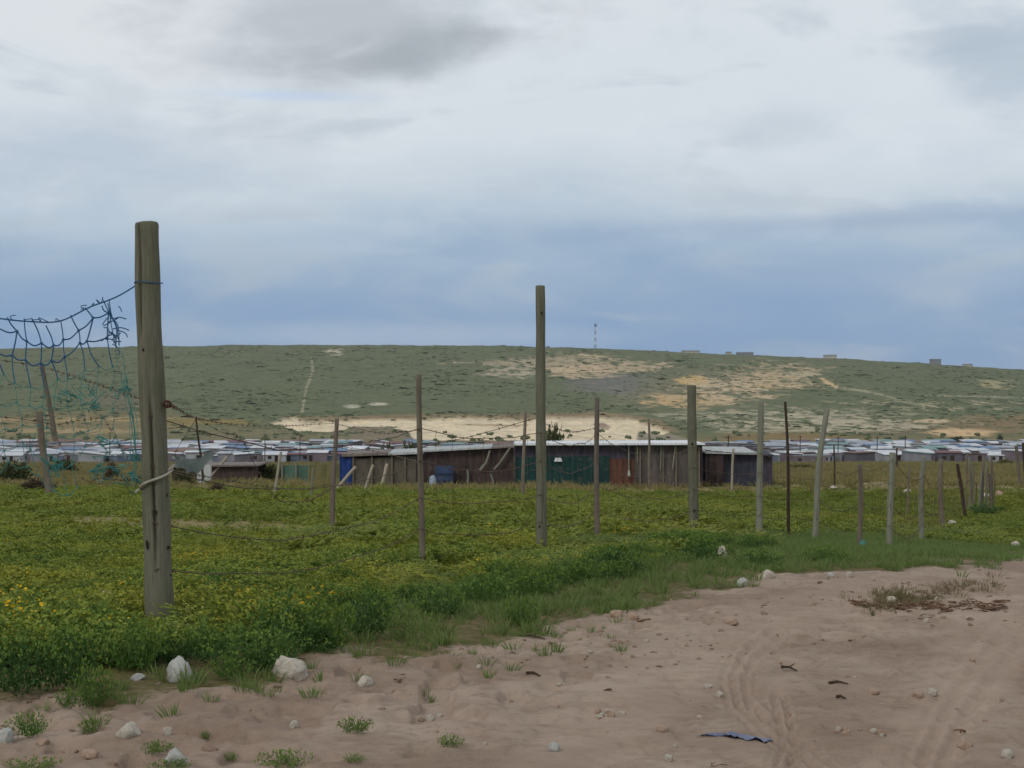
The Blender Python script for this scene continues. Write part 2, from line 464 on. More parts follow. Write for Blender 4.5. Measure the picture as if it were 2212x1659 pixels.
# from here on things stand on the finished surface, ruts and hoof marks included
NU, ND, NZ, H_smooth = U.copy(), D.copy(), Z.copy(), H
def H(x, y):
    x = np.asarray(x, float); y = np.asarray(y, float)
    fu = np.interp(x / np.sqrt(y ** 2 + 36), NU, np.arange(len(NU))); fd = np.interp(y, ND, np.arange(len(ND)))
    iu = np.clip(fu.astype(int), 0, len(NU) - 2); jd = np.clip(fd.astype(int), 0, len(ND) - 2)
    a, b = fu - iu, fd - jd
    zn = (NZ[jd, iu] * (1 - a) + NZ[jd, iu + 1] * a) * (1 - b) + (NZ[jd + 1, iu] * (1 - a) + NZ[jd + 1, iu + 1] * a) * b
    far_ = y > 121
    return np.where(far_, H_smooth(x, y), zn) if np.any(far_) else zn
is_sand = (off[:-1, :-1] + off[1:, 1:]).reshape(-1) > 0
for nm, sel, lab, cat in (('sand_track', is_sand, 'bare brown sandy track with tyre marks and stones', 'track'),
                          ('field', ~is_sand, 'flat green field of low weeds and grass behind the fence posts', 'field')):
    qs = q[sel]; used = np.unique(qs); remap = np.zeros(len(co), np.int64); remap[used] = np.arange(len(used))
    me = raw_mesh(nm, co[used], remap[qs], [M_ground],
                  [('sand', sandm.reshape(-1)[used]), ('dry', dry.reshape(-1)[used]), ('track', track.reshape(-1)[used]), ('turf', turf.reshape(-1)[used])])
    tag(link(nm, me), lab, cat, kind='structure')

# ------------------------------------------------------------------ valley floor and hillside
M_hill = NT('hillside_soil', 0.95, 0.05)
_c = M_hill.attr('tint').outputs['Color']
_n = M_hill.noise(0.22, 5, 0.65, 'World', (1, 0.5, 1)); _n2 = M_hill.noise(0.05, 4, 0.6, 'World')
_c = M_hill.mix(1.0, _c, M_hill.mix(M_hill.step(_n, 0.3, 0.7), (0.80, 0.82, 0.80, 1), (1.14, 1.13, 1.12, 1)), 'MULTIPLY')
_c = M_hill.mix(1.0, _c, M_hill.mix(M_hill.step(_n2, 0.3, 0.7), (0.9, 0.9, 0.9, 1), (1.1, 1.1, 1.08, 1)), 'MULTIPLY')
M_hill.color(_c); M_hill.bump(_n, 0.6, 0.6)

u_in = np.linspace(-0.345, 0.345, 760)
u_out = 0.345 + np.geomspace(0.003, 1.6, 44)
U = np.concatenate([-u_out[::-1], u_in, u_out])
D = np.concatenate([np.geomspace(122, 700, 100), np.arange(705, 1800, 4.6), np.geomspace(1810, 6000, 30)])
X = U[None, :] * D[:, None]; Y = np.repeat(D[:, None], len(U), 1)
Z = H(X, Y) - 0.06 * (1 - ss(125, 160, Y))
PX, PY = proj(X, Y, Z)
tint = np.zeros(X.shape + (3,)); tint[:] = lin(99, 105, 77)[:3]
bare = np.zeros_like(Z)
nz = fbm(X * 0.05, Y * 0.022, 4, 201); nz2 = fbm(X * 0.14, Y * 0.06, 3, 207); nz3 = fbm(X * 0.35, Y * 0.12, 3, 213)
def paint(mask, col, is_bare=1.0):
    global tint, bare
    tint = tint * (1 - mask[..., None]) + np.array(lin(*col)[:3]) * mask[..., None]
    bare = np.maximum(bare * (1 - mask), mask * is_bare)
def ell(cx, cy, rx, ry, soft=0.5, wob=0.9, thr=None):
    m = 1 - np.hypot((PX - cx) / rx, (PY - cy) / ry) + wob * (nz - 0.5) + wob * 0.9 * (nz2 - 0.5)
    m = ss(-0.02, soft, m)
    if thr is not None: m = m * ss(thr, thr + 0.12, 0.6 * nz2 + 0.4 * nz3)
    return m
def poly(pts, soft=1.2, wob=3.0):
    """soft mask of a polygon measured in pixels, edges roughened"""
    pts = np.array(pts, float); n = len(pts)
    inside = np.zeros(PX.shape, bool); dist = np.full(PX.shape, 1e9)
    for i in range(n):
        (x0, y0), (x1, y1) = pts[i], pts[(i + 1) % n]
        c = ((y0 > PY) != (y1 > PY)) & (PX < (x1 - x0) * (PY - y0) / (y1 - y0 + 1e-9) + x0)
        inside ^= c
        L2 = (x1 - x0) ** 2 + (y1 - y0) ** 2
        t = np.clip(((PX - x0) * (x1 - x0) + (PY - y0) * (y1 - y0)) / L2, 0, 1)
        dist = np.minimum(dist, np.hypot((PX - x0 - t * (x1 - x0)), PY - y0 - t * (y1 - y0)))
    sd = np.where(inside, dist, -dist) + wob * (nz2 - 0.5)
    return ss(-soft, soft, sd)
# valley floor: dry grass, tan strips, golden weeds
vf = ss(741, 690, Y) if False else 1 - ss(720, 800, Y)
paint(vf, (122, 112, 80), 0.8)
paint(ell(60, 424, 200, 14, 0.5), (126, 114, 82), 0.8)
paint(ell(60, 419, 150, 2.2, 0.4), (156, 136, 98), 1)
paint(ell(120, 431, 160, 3, 0.4), (152, 134, 100), 1)
paint(ell(205, 422, 65, 5, 0.5), (134, 118, 72), 0.9)
paint(ell(250, 433, 130, 8, 0.5), (116, 110, 82), 0.8)
paint(ell(800, 438, 100, 8, 0.5), (126, 108, 72), 0.9)
paint(ell(905, 430, 50, 10, 0.5), (110, 102, 78), 0.9)
paint(ell(1000, 424, 70, 12, 0.5), (128, 110, 80), 0.9)
# scree and thin scrub on the slope
paint(ell(130, 402, 50, 12, 0.9) * 0.7, (116, 106, 90), 0.6)
paint(ell(800, 420, 150, 15, 0.6, 1.0, 0.40) * 0.9, (178, 166, 142), 0.8)
paint(ell(690, 388, 120, 26, 0.8) * 0.75, (130, 122, 98), 0.6)
paint(ell(608, 383, 66, 14, 0.7) * 0.85, (112, 110, 106), 0.4)
paint(ell(578, 366, 56, 14, 0.6, 1.1, 0.30), (186, 164, 134), 1)
paint(ell(512, 370, 38, 10, 0.6, 1.1, 0.40), (170, 158, 136), 1)
paint(ell(540, 362, 100, 4, 0.5, 1.2, 0.36), (160, 148, 122), 1)
paint(ell(640, 366, 40, 5, 0.5, 1.2, 0.42), (176, 158, 130), 1)
paint(ell(692, 381, 20, 6, 0.4, 1.0), (196, 164, 110), 1)
paint(ell(766, 382, 34, 14, 0.4, 1.3, 0.36), (196, 164, 110), 1)
paint(ell(692, 399, 44, 9, 0.4, 1.2, 0.34), (186, 158, 116), 1)
paint(ell(776, 378, 56, 17, 0.5, 1.2, 0.38), (178, 158, 126), 1)
paint(ell(728, 390, 60, 14, 0.5, 1.2, 0.42), (184, 164, 134), 1)
paint(poly([(818, 378), (822, 377), (838, 386), (836, 389)], 1.0, 1.5), (196, 172, 132), 1)
paint(ell(800, 374, 26, 3, 0.4, 0.8), (172, 158, 128), 1)
paint(ell(998, 384, 22, 5, 0.5, 1.1, 0.40), (158, 148, 112), 1)
paint(ell(334, 352, 13, 4.5, 0.5, 1.1, 0.36), (188, 178, 158), 1)
paint(ell(352, 406, 10, 2.0, 0.5, 0.6), (176, 170, 150), 1)
paint(ell(378, 404, 14, 2.0, 0.5, 0.6), (186, 178, 158), 1)
paint(ell(900, 402, 110, 2.4, 0.4, 1.4, 0.5), (160, 150, 122), 0.8)
paint(ell(940, 408, 60, 3, 0.4, 1.2, 0.5), (170, 158, 128), 0.9)
for pts, w in (([(311.5, 358.5), (313, 371), (306, 389), (302, 413)], 1.0), ([(838, 387), (880, 394), (925, 408)], 0.9), ([(925, 395), (1030, 398)], 0.7)):
    d_, s_ = polyline_dist(PX, PY, pts)
    paint((1 - ss(w * 0.6, w * 1.6, d_ + 1.5 * (nz2 - 0.5))) * 0.75, (160, 154, 126), 0.9)
# the long sand pit
pit = poly([(268, 423), (285, 417), (293, 414.5), (304, 420), (337, 419), (413, 418), (467, 416.5), (528, 418.5), (548, 416), (594, 416), (630, 417.5),
            (655, 425), (670, 431), (640, 440.5), (500, 441), (415, 438.5), (404, 430), (386, 426), (351, 426), (337, 430.5), (299, 430.5), (283, 425)], 0.9, 1.6)
paint(poly([(300, 417), (420, 414), (540, 414), (600, 411), (660, 420), (680, 432), (640, 428), (300, 424)], 1.5, 3.0) * 0.7, (146, 122, 94), 1)
paint(pit, (216, 198, 168), 1)
paint(poly([(350, 427), (365, 423.5), (388, 424.5), (402, 430), (412, 439), (350, 439)], 1.0, 1.5), (128, 116, 96), 1)
paint(poly([(440, 439), (452, 437), (530, 437.5), (530, 442), (440, 442)], 0.8, 1.0), (122, 110, 92), 1)
paint(poly([(455, 421), (490, 421.3), (528, 421), (528, 422.2), (456, 422.4)], 0.5, 0.6) * 0.8, (140, 112, 78), 1)
paint(poly([(592, 421), (604, 420), (612, 425), (600, 426)], 0.8, 1.0) * 0.8, (136, 112, 98), 1)
paint(poly([(638, 428), (665, 432), (690, 440), (636, 440)], 0.8, 1.0), (140, 130, 112), 1)
paint(ell(957, 433, 42, 5, 0.4, 0.6), (196, 166, 128), 1)
paint(ell(930, 421, 24, 2.6, 0.4, 0.7), (190, 168, 136), 1)
# the pit is dug out: lower its floor, roughen bare slopes
Z = Z - 1.6 * pit * (1 + 0.8 * (fbm(X * 0.06, Y * 0.03, 3, 222) - 0.5)) - 1.5 * bare * ss(760, 900, Y) * (nz2 - 0.4)
co, q = grid_mesh('h', X, Y, Z, None)
colr = np.concatenate([tint, np.ones(tint.shape[:2] + (1,))], -1).reshape(-1, 4)
row = np.repeat(Y[:-1, :1], Y.shape[1] - 1, 1).reshape(-1)
for nm, sel, lab, cat in (('valley_floor', row < 720, 'dry tan grassland of the valley around the distant settlement', 'grassland'),
                          ('hillside', row >= 720, 'long scrub covered hill with pale sand pits under the sky', 'hill')):
    qs = q[sel]; used = np.unique(qs); remap = np.zeros(len(co), np.int64); remap[used] = np.arange(len(used))
    me = raw_mesh(nm, co[used], remap[qs], [M_hill.m], [], [('tint', colr[used])])
    tag(link(nm, me), lab, cat, kind='structure')

# ------------------------------------------------------------------ scatter (stuff) through geometry nodes
def make_scatter_group(coll):
    g = bpy.data.node_groups.new('scatter', 'GeometryNodeTree')
    g.interface.new_socket('Geometry', in_out='INPUT', socket_type='NodeSocketGeometry')
    g.interface.new_socket('Geometry', in_out='OUTPUT', socket_type='NodeSocketGeometry')
    gi, go = g.nodes.new('NodeGroupInput'), g.nodes.new('NodeGroupOutput')
    ci = g.nodes.new('GeometryNodeCollectionInfo'); ci.inputs['Collection'].default_value = coll
    ci.inputs['Separate Children'].default_value = True; ci.inputs['Reset Children'].default_value = True
    iop = g.nodes.new('GeometryNodeInstanceOnPoints'); iop.inputs['Pick Instance'].default_value = True
    def na(name, dt):
        n = g.nodes.new('GeometryNodeInputNamedAttribute'); n.data_type = dt; n.inputs['Name'].default_value = name
        return n.outputs['Attribute']
    er = g.nodes.new('FunctionNodeEulerToRotation')
    g.links.new(na('rot', 'FLOAT_VECTOR'), er.inputs[0])
    g.links.new(gi.outputs[0], iop.inputs['Points']); g.links.new(ci.outputs[0], iop.inputs['Instance'])
    g.links.new(na('pid', 'INT'), iop.inputs['Instance Index'])
    g.links.new(er.outputs[0], iop.inputs['Rotation']); g.links.new(na('scl', 'FLOAT_VECTOR'), iop.inputs['Scale'])
    g.links.new(iop.outputs[0], go.inputs[0])
    return g
def proto_collection(name, meshes):
    c = bpy.data.collections.new(name)
    for i, me in enumerate(meshes):
        c.objects.link(bpy.data.objects.new('%s_%02d' % (name, i), me))
    return c
def scatter(name, coll, nvar, P, S, label, cat, tilt=0.25, pid=None):
    n = len(P)
    me = bpy.data.meshes.new(name); me.vertices.add(n); me.vertices.foreach_set('co', P.astype(np.float32).ravel())
    rot = np.stack([rng.normal(0, tilt, n), rng.normal(0, tilt, n), rng.uniform(0, 6.283, n)], 1)
    S = np.asarray(S); S = np.repeat(S[:, None], 3, 1) if S.ndim == 1 else S
    a = me.attributes.new('rot', 'FLOAT_VECTOR', 'POINT'); a.data.foreach_set('vector', rot.astype(np.float32).ravel())
    a = me.attributes.new('scl', 'FLOAT_VECTOR', 'POINT'); a.data.foreach_set('vector', S.astype(np.float32).ravel())
    pid = rng.integers(0, nvar, n) if pid is None else pid
    a = me.attributes.new('pid', 'INT', 'POINT'); a.data.foreach_set('value', pid.astype(np.int32).ravel())
    o = link(name, me)
    md = o.modifiers.new('scatter', 'NODES'); md.node_group = make_scatter_group(coll)
    return tag(o, label, cat, kind='stuff')

class Plant:
    def __init__(self, seed): self.r = random.Random(seed); self.v, self.f, self.mi, self.lv = [], [], [], []
    def leaf(self, p, d, ln, wd, mi=0, lv=None):
        r = self.r
        d = d.normalized()
        s = d.cross(Vector((r.gauss(0, 1), r.gauss(0, 1), r.gauss(0.8, 0.6))))
        if s.length < 1e-3: s = d.cross(Vector((1, 0, 0.2)))
        s.normalize(); nrm = s.cross(d)
        o = len(self.v); lv = r.random() if lv is None else lv
        for q_ in (p, p + d * ln * 0.5 + s * wd * 0.5 + nrm * ln * 0.08, p + d * ln - nrm * ln * 0.1, p + d * ln * 0.5 - s * wd * 0.5 + nrm * ln * 0.08):
            self.v.append(tuple(q_)); self.lv.append(lv)
        self.f.append((o, o + 1, o + 2, o + 3)); self.mi.append(mi)
    def blade(self, p, d, ln, wd, mi=0, bend=0.3):
        r = self.r; d = d.normalized()
        s = d.cross(Vector((r.gauss(0, 1), r.gauss(0, 1), 0.1))).normalized()
        out = Vector((d.x, d.y, 0)) + Vector((r.gauss(0, 0.3), r.gauss(0, 0.3), -0.2))
        m = p + d * ln * 0.55; t = p + d * ln + out * ln * bend
        o = len(self.v); lv = r.random()
        for q_ in (p - s * wd / 2, p + s * wd / 2, m + s * wd * 0.4, m - s * wd * 0.4, t):
            self.v.append(tuple(q_)); self.lv.append(lv)
        self.f += [(o, o + 1, o + 2, o + 3), (o + 3, o + 2, o + 4)]; self.mi += [mi, mi]
    def mesh(self, name, mats):
        me = bpy.data.meshes.new(name); me.from_pydata(self.v, [], self.f)
        for m in mats: me.materials.append(m)
        me.polygons.foreach_set('material_index', self.mi)
        a = me.attributes.new('lv', 'FLOAT', 'POINT'); a.data.foreach_set('value', self.lv)
        me.update(); return me
def weed(seed, mats, h=0.3, r=0.2, nst=26, nl=8, ll=0.045, lw=0.026, flower=0.0, tips=True):
    p = Plant(seed); rr = p.r
    for i in range(nst):
        az_ = rr.uniform(0, 6.283); sp = math.sqrt(rr.random())
        b = Vector((math.cos(az_), math.sin(az_), 0)) * r * sp * 0.45
        d = Vector((math.cos(az_) * sp * r, math.sin(az_) * sp * r, h * (1.05 - 0.45 * sp * sp) * rr.uniform(0.75, 1.1)))
        L = d.length
        for k in range(nl):
            t = 0.15 + 0.85 * (k + rr.random()) / nl
            q_ = b + d * t + Vector((0, 0, -0.12 * t * t * sp * h)) + Vector((rr.gauss(0, 1), rr.gauss(0, 1), rr.gauss(0, .6))) * ll * 0.35
            ld = d / L * rr.uniform(0.1, 0.8) + Vector((rr.gauss(0, 0.6), rr.gauss(0, 0.6), rr.gauss(0.15, 0.4)))
            mi = 0
            p.leaf(q_, ld, ll * rr.uniform(0.7, 1.3), lw * rr.uniform(0.7, 1.3), mi)
        if tips:
            q_ = b + d
            for k in range(3):
                mi = 1
                if rr.random() < flower: mi = 2
                p.leaf(q_ + Vector((rr.gauss(0, .01), rr.gauss(0, .01), rr.gauss(0, .01))), Vector((rr.gauss(0, .7), rr.gauss(0, .7), 0.6)), ll * 0.8, lw * 1.1, mi)
    return p.mesh('weed', mats)
def tuft(seed, mats, n=26, h=0.2, r=0.06, wd=0.008, spread=0.5):
    p = Plant(seed); rr = p.r
    for i in range(n):
        a = rr.uniform(0, 6.283); s = rr.random()
        b = Vector((math.cos(a), math.sin(a), 0)) * r * s
        p.blade(b, Vector((math.cos(a) * spread * s, math.sin(a) * spread * s, 1)), h * rr.uniform(0.5, 1.1), wd, 0, rr.uniform(0.1, 0.5))
    return p.mesh('tuft', mats)

L_weed = leafy('weed_leaf', (82, 108, 46), (110, 128, 56), (130, 136, 54), 0.55)
L_tip = leafy('weed_tip', (114, 132, 54), (144, 152, 64), (156, 152, 56), 0.55)
L_flow = leafy('yellow_flower', (206, 166, 24), (222, 186, 40), (206, 160, 20), 0.4, 0.1)
L_dark = leafy('bush_leaf', (54, 82, 42), (78, 108, 52), (66, 96, 46), 0.8)
L_dtip = leafy('bush_tip', (90, 120, 54), (118, 140, 62), (106, 126, 52), 0.8)
L_grass = leafy('verge_grass', (88, 110, 58), (120, 136, 78), (104, 122, 66), 0.8)
L_fgrass = leafy('field_grass', (104, 120, 48), (122, 132, 54), (134, 134, 54), 0.12)
L_dry = leafy('dry_grass', (124, 116, 76), (148, 134, 88), (112, 112, 66), 0.2)

C_weed = proto_collection('weeds', [weed(i, [L_weed, L_tip, L_flow], 0.26 + 0.03 * (i % 3), 0.2, 30, 9, 0.042, 0.026, 0.006) for i in range(6)]
                          + [weed(50 + i, [L_weed, L_tip, L_flow], 0.3, 0.2, 28, 8, 0.042, 0.026, 0.4) for i in range(2)])
C_dark = proto_collection('greens', [weed(100 + i, [L_dark, L_dtip, L_flow], 0.34, 0.24, 34, 9, 0.05, 0.022, 0.0) for i in range(5)])
C_grass = proto_collection('grasses', [tuft(200 + i, [L_grass], 26, 0.15, 0.09, 0.009, 0.8) for i in range(4)])
C_fgrass = proto_collection('fieldgrasses', [tuft(240 + i, [L_fgrass], 40, 0.16, 0.28, 0.02, 0.8) for i in range(4)]
                            + [weed(260 + i, [L_fgrass, L_fgrass, L_flow], 0.14, 0.3, 26, 5, 0.07, 0.045, 0.006) for i in range(3)])
C_dry = proto_collection('drygrasses', [tuft(280 + i, [L_dry], 44, 0.4, 0.35, 0.03, 0.6) for i in range(4)])

def sample(n, d0, d1, half=0.42, seed=1, xoff=0.6):
    """points spread evenly over the ground between two depths, a little wider than the view"""
    r = np.random.default_rng(seed)
    d = np.sqrt(r.uniform(d0 ** 2, d1 ** 2, n))
    x = r.uniform(-1, 1, n) * (half * d + xoff)
    z = H(x, d)
    px, py = proj(x, d, base_h(x, d))
    return x, d, z, px, py, r
def keep(m, x, d, z):
    return np.stack([x[m], d[m], z[m]], 1)

POST_FEET = [ground(*p) for p in ((161.5, 623), (541.5, 553), (422.5, 566), (693.5, 531), (759, 537), (789, 537), (814.5, 540), (597, 536), (859.6, 548), (889, 549), (921.5, 541), (943, 531), (332, 528))]
def low_at_posts(x, d):
    f = np.ones_like(x)
    for g in POST_FEET:
        wide = 0.03 * g.y
        f = np.minimum(f, 1 - 0.75 * (1 - ss(0.7, 1.3, np.abs(x - g.x * d / g.y) / wide)) * (d < g.y + 0.1) * (1 - ss(0.14 * g.y, 0.2 * g.y, g.y - d)))
    return f
# dense weeds of the near field
x, d, z, px, py, r = sample(46000, 7.5, 24, 0.44, 1)
o_ = edge_off(px, py)
strip = np.interp(px, [0, 300, 420, 560, 700, 850, 1024], [30, 30, 58, 52, 48, 55, 60])      # width of the verge below the weeds
patchy = fbm(x * 0.5, d * 0.5, 3, 400)
dens = np.where(o_ < -strip, 1.0, 0.0) * ss(26, 15, d) if False else np.where(o_ < -strip, 1.0, 0.0) * (1 - 0.8 * ss(15, 22, d))
dryz = np.zeros_like(x)
for cx, cy, rx, ry in [(210, 528, 150, 12), (100, 521, 120, 6), (640, 541, 90, 4)]:
    dryz = np.maximum(dryz, ss(0, 0.8, 1.25 - np.hypot((px - cx) / rx, (py - cy) / ry)))
dens = dens * (1 - 0.97 * dryz) * (0.55 + 0.9 * ss(0.3, 0.6, patchy))
m = r.random(len(x)) < dens * 0.85
pid = np.where(r.random(len(x)) < 0.006 + 0.7 * np.maximum(0.6 * ss(0, 0.7, 1.2 - np.hypot((px - 8) / 34, (py - 622) / 40)), 0.5 * ss(0, 0.7, 1.2 - np.hypot((px - 218) / 32, (py - 605) / 12))) + 0.03 * ss(0.62, 0.75, fbm(x * 0.7, d * 0.7, 2, 411)), r.integers(6, 8, len(x)), r.integers(0, 6, len(x)))
S = np.clip(r.lognormal(-1.0, 0.32, len(x)), 0.2, 0.75) * (0.7 + 0.6 * patchy) * (1 + 0.25 * (1 - ss(9, 12, d)))
scatter('field_weeds', C_weed, 8, keep(m, x, d, z), np.stack([S * 1.15, S * 1.15, low_at_posts(x, d) * S * np.interp(d, [8, 9.5, 10.5, 14], [0.9, 0.62, 0.55, 0.55])], 1)[m], 'dense yellow green flowering weeds carpeting the near field', 'weeds', 0.2, pid[m])
# darker bushy growth along the verge
x, d, z, px, py, r = sample(9000, 6.5, 22, 0.44, 2)
o_ = edge_off(px, py)
band = np.interp(px, [0, 120, 300, 420, 560, 700, 850, 1024], [84, 80, 64, 50, 36, 30, 20, 24])
cen = np.interp(px, [0, 120, 300, 420, 560, 700, 850, 1024], [-36, -36, -34, -48, -46, -40, -44, -40])
m = (np.abs(o_ - cen) < band * 0.5 * (0.5 + fbm(x * 0.9, d * 0.9, 2, 431))) & (r.random(len(x)) < np.where(px < 380, 0.08 + 0.4 * ss(0.42, 0.6, fbm(x * 1.1, d * 1.1, 2, 437)), 0.7 * ss(0.45, 0.62, fbm(x * 1.1, d * 1.1, 2, 437))))
scatter('verge_weeds', C_dark, 5, keep(m, x, d, z), (r.uniform(0.3, 0.55, len(x)) * np.where(px < 380, 1.0, 0.85) * low_at_posts(x, d))[m], 'darker leafy green weeds along the edge of the sand', 'weeds', 0.2)
# short grass on the verge
x, d, z, px, py, r = sample(60000, 6.5, 46, 0.44, 3)
o_ = edge_off(px, py) + 30 * (fbm(x * 1.6, d * 1.6, 3, 77) - 0.5)
w_ = np.interp(px, [0, 300, 420, 560, 700, 850, 1024], [20, 26, 70, 72, 64, 66, 66])
m = (o_ < 4) & (o_ > -w_) & (r.random(len(x)) < np.interp(px, [0, 330, 430, 2000], [0.3, 0.4, 0.95, 0.95]) * (0.35 + 0.8 * ss(4, -14, o_) if False else 0.35 + 0.65 * (1 - ss(-14, 4, o_))))
scatter('verge_grass', C_grass, 4, keep(m, x, d, z), r.uniform(0.35, 0.75, len(x))[m], 'short green grass between the weeds and the sand', 'grass', 0.15)
# sparse sprouts out on the sand
x, d, z, px, py, r = sample(9000, 5, 16, 0.4, 8)
o_ = edge_off(px, py)
m = (o_ > 0) & (o_ < 55) & (px < 640) & (r.random(len(x)) < 0.34 * (1 - o_ / 55) * 2 * fbm(x * 2, d * 2, 2, 470))
scatter('sprouts', C_grass, 4, keep(m, x, d, z), r.uniform(0.2, 0.5, len(x))[m], 'thin sprouts of grass at the edge of the bare sand', 'grass', 0.15)
# low grass and herbs of the middle field
x, d, z, px, py, r = sample(60000, 15, 76, 0.42, 4)
o_ = edge_off(px, py)
dryz = np.zeros_like(x)
for cx, cy, rx, ry in [(210, 528, 150, 10), (100, 521, 120, 5), (400, 519, 200, 3), (640, 541, 90, 4), (980, 478, 260, 15), (240, 485, 300, 8), (560, 490, 300, 5)]:
    dryz = np.maximum(dryz, ss(0, 0.8, 1.25 - np.hypot((px - cx) / rx, (py - cy) / ry)))
m = ((o_ < -40) | ((d > 30) & (o_ < -10))) & (r.random(len(x)) < (0.35 + 0.6 * fbm(x * 0.12, d * 0.3, 3, 443)) * (1 - 0.93 * dryz) * (1 - ss(60, 72, d)))
scatter('field_grass', C_fgrass, 7, keep(m, x, d, z), np.stack([r.uniform(0.6, 1.25, len(x))] * 2 + [low_at_posts(x, d) * r.uniform(0.25, 0.5, len(x))], 1)[m], 'low green grass and herbs of the middle field', 'grass', 0.15)
# dry grass beyond the field
x, d, z, px, py, r = sample(26000, 40, 330, 0.40, 5)
dryz = ss(60, 72, d)
for cx, cy, rx, ry in [(980, 478, 260, 14), (240, 485, 300, 7), (560, 490, 300, 6)]:
    dryz = np.maximum(dryz, ss(0, 0.8, 1.25 - np.hypot((px - cx) / rx, (py - cy) / ry)))
m = (r.random(len(x)) < dryz * (0.3 + 0.7 * fbm(x * 0.1, d * 0.06, 3, 447)))
scatter('dry_grass', C_dry, 4, keep(m, x, d, z), np.stack([r.uniform(0.6, 1.2, len(x)) * (0.8 + d / 160)] * 2 + [r.uniform(0.35, 0.8, len(x)) * (0.7 + d / 160)], 1)[m], 'dry tan grass beyond the green field', 'grass', 0.15)

# scrub of the hillside
M_scrub = NT('hill_scrub', 0.9, 0.05)
_oi = M_scrub.n('ShaderNodeObjectInfo').outputs['Random']
_p = M_scrub.step(M_scrub.noise(0.012, 4, 0.55, 'World'), 0.35, 0.65)
_c = M_scrub.mix(_oi, lin(88, 97, 68), lin(103, 110, 81))
_c = M_scrub.mix(M_scrub.math('MULTIPLY', _p, 0.5), _c, lin(84, 96, 66))
M_scrub.color(_c)
def scrub_mesh(seed):
    r = random.Random(seed); mb = MB()
    for i in range(5):
        c = Vector((r.gauss(0, 0.3), r.gauss(0, 0.3), r.uniform(0.15, 0.4)))
        rad = r.uniform(0.25, 0.45)
        vs_, fs = [], []
        seg = 7
        for a, b in ((-0.5, 0.8), (0.1, 1.0), (0.7, 0.72)):
            for k in range(seg):
                an = 6.283 * (k + r.random() * 0.5) / seg; q_ = rad * b * r.uniform(0.75, 1.25)
                vs_.append(c + Vector((math.cos(an) * q_, math.sin(an) * q_, a * rad * r.uniform(0.7, 1.3))))
        vs_.append(c + Vector((0, 0, rad * 1.05)))
        for j in range(2):
            for k in range(seg):
                k2 = (k + 1) % seg; fs.append((j * seg + k, j * seg + k2, (j + 1) * seg + k2, (j + 1) * seg + k))
        for k in range(seg): fs.append((2 * seg + k, 2 * seg + (k + 1) % seg, 3 * seg))
        mb.add(vs_, fs)
    return mb.mesh('scrub', M_scrub.m)
C_scrub = proto_collection('scrubs', [scrub_mesh(300 + i) for i in range(5)])
from mathutils.bvhtree import BVHTree
hx = rng.uniform(-1, 1, 85000); hd = rng.uniform(770, 1800, 85000)
hx = hx * hd * 0.37
# look the bare mask and the dug height up on the hill grid
ui = np.interp(hx / hd, U, np.arange(len(U))); di = np.interp(hd, D, np.arange(len(D)))
iu, idd = np.clip(np.round(ui).astype(int), 0, len(U) - 1), np.clip(np.round(di).astype(int), 0, len(D) - 1)
hb = bare[idd, iu]; hz = Z[idd, iu]
m = rng.random(len(hx)) < (1 - hb * np.where(pit[idd, iu] > 0.3, 1.0, 0.66)) * (0.06 + 0.85 * ss(0.42, 0.66, fbm(hx * 0.03, hd * 0.014, 4, 500)))
m = m | ((hb > 0.25) & (pit[idd, iu] < 0.3) & (hd > 830) & (rng.random(len(hx)) < 0.42 * ss(0.38, 0.6, fbm(hx * 0.05, hd * 0.025, 3, 507))))
Ph = np.stack([hx, hd, hz - 0.3], 1)[m]
sc_h = np.clip(rng.lognormal(-0.1, 0.5, len(hx)), 0.4, 3.2)[m]
scatter('hillside_scrub', C_scrub, 5, Ph, np.stack([sc_h * 1.6, sc_h * 1.4, sc_h * 0.36 + 0.05], 1), 'low grey green scrub covering the hillside', 'scrub', 0.1)
# clumps in the valley between settlement and hill
hx = rng.uniform(-1, 1, 900); hd = rng.uniform(640, 800, 900); hx = hx * hd * 0.36
m = rng.random(900) < 0.5 * fbm(hx * 0.02, hd * 0.02, 2, 520)
scatter('valley_scrub', C_scrub, 5, np.stack([hx, hd, H(hx, hd)], 1)[m], rng.uniform(1.0, 2.6, 900)[m], 'scattered dark scrub on the tan valley floor', 'scrub', 0.1)
#PART2
# ------------------------------------------------------------------ fence posts
def wood(name, c1, c2, c3, moss=0.0):
    k = NT(name, 0.9, 0.1)
    g = k.noise(9, 6, 0.65, 'Object', (9, 9, 0.5)); f = k.noise(3.5, 4, 0.6, 'Object', (2, 2, 0.7)); sp = k.noise(28, 3, 0.6, 'Object', (3, 3, 0.35))
    c = k.mix(k.step(g, 0.3, 0.7), lin(*c1), lin(*c2))
    c = k.mix(k.math('MULTIPLY', k.step(f, 0.42, 0.7), 0.6), c, lin(*c3))
    c = k.mix(k.math('MULTIPLY', k.step(sp, 0.62, 0.74), 0.55), c, lin(60, 52, 42))
    oi = k.n('ShaderNodeObjectInfo').outputs['Random']
    c = k.mix(1.0, c, k.mix(oi, (0.86, 0.86, 0.86, 1), (1.12, 1.1, 1.06, 1)), 'MULTIPLY')
    k.color(c); k.bump(g, 0.7, 0.006)
    return k.m
W_green = wood('weathered_green_wood', (94, 93, 80), (114, 112, 98), (84, 88, 70))
W_grey = wood('weathered_grey_wood', (112, 114, 102), (138, 138, 124), (102, 108, 90))
W_brown = wood('weathered_brown_wood', (100, 92, 82), (128, 118, 106), (92, 86, 76))
W_dark = wood('dark_wood', (58, 48, 42), (80, 68, 58), (66, 54, 46))
W_red = wood('red_tinged_wood', (106, 94, 86), (126, 114, 106), (110, 106, 98))
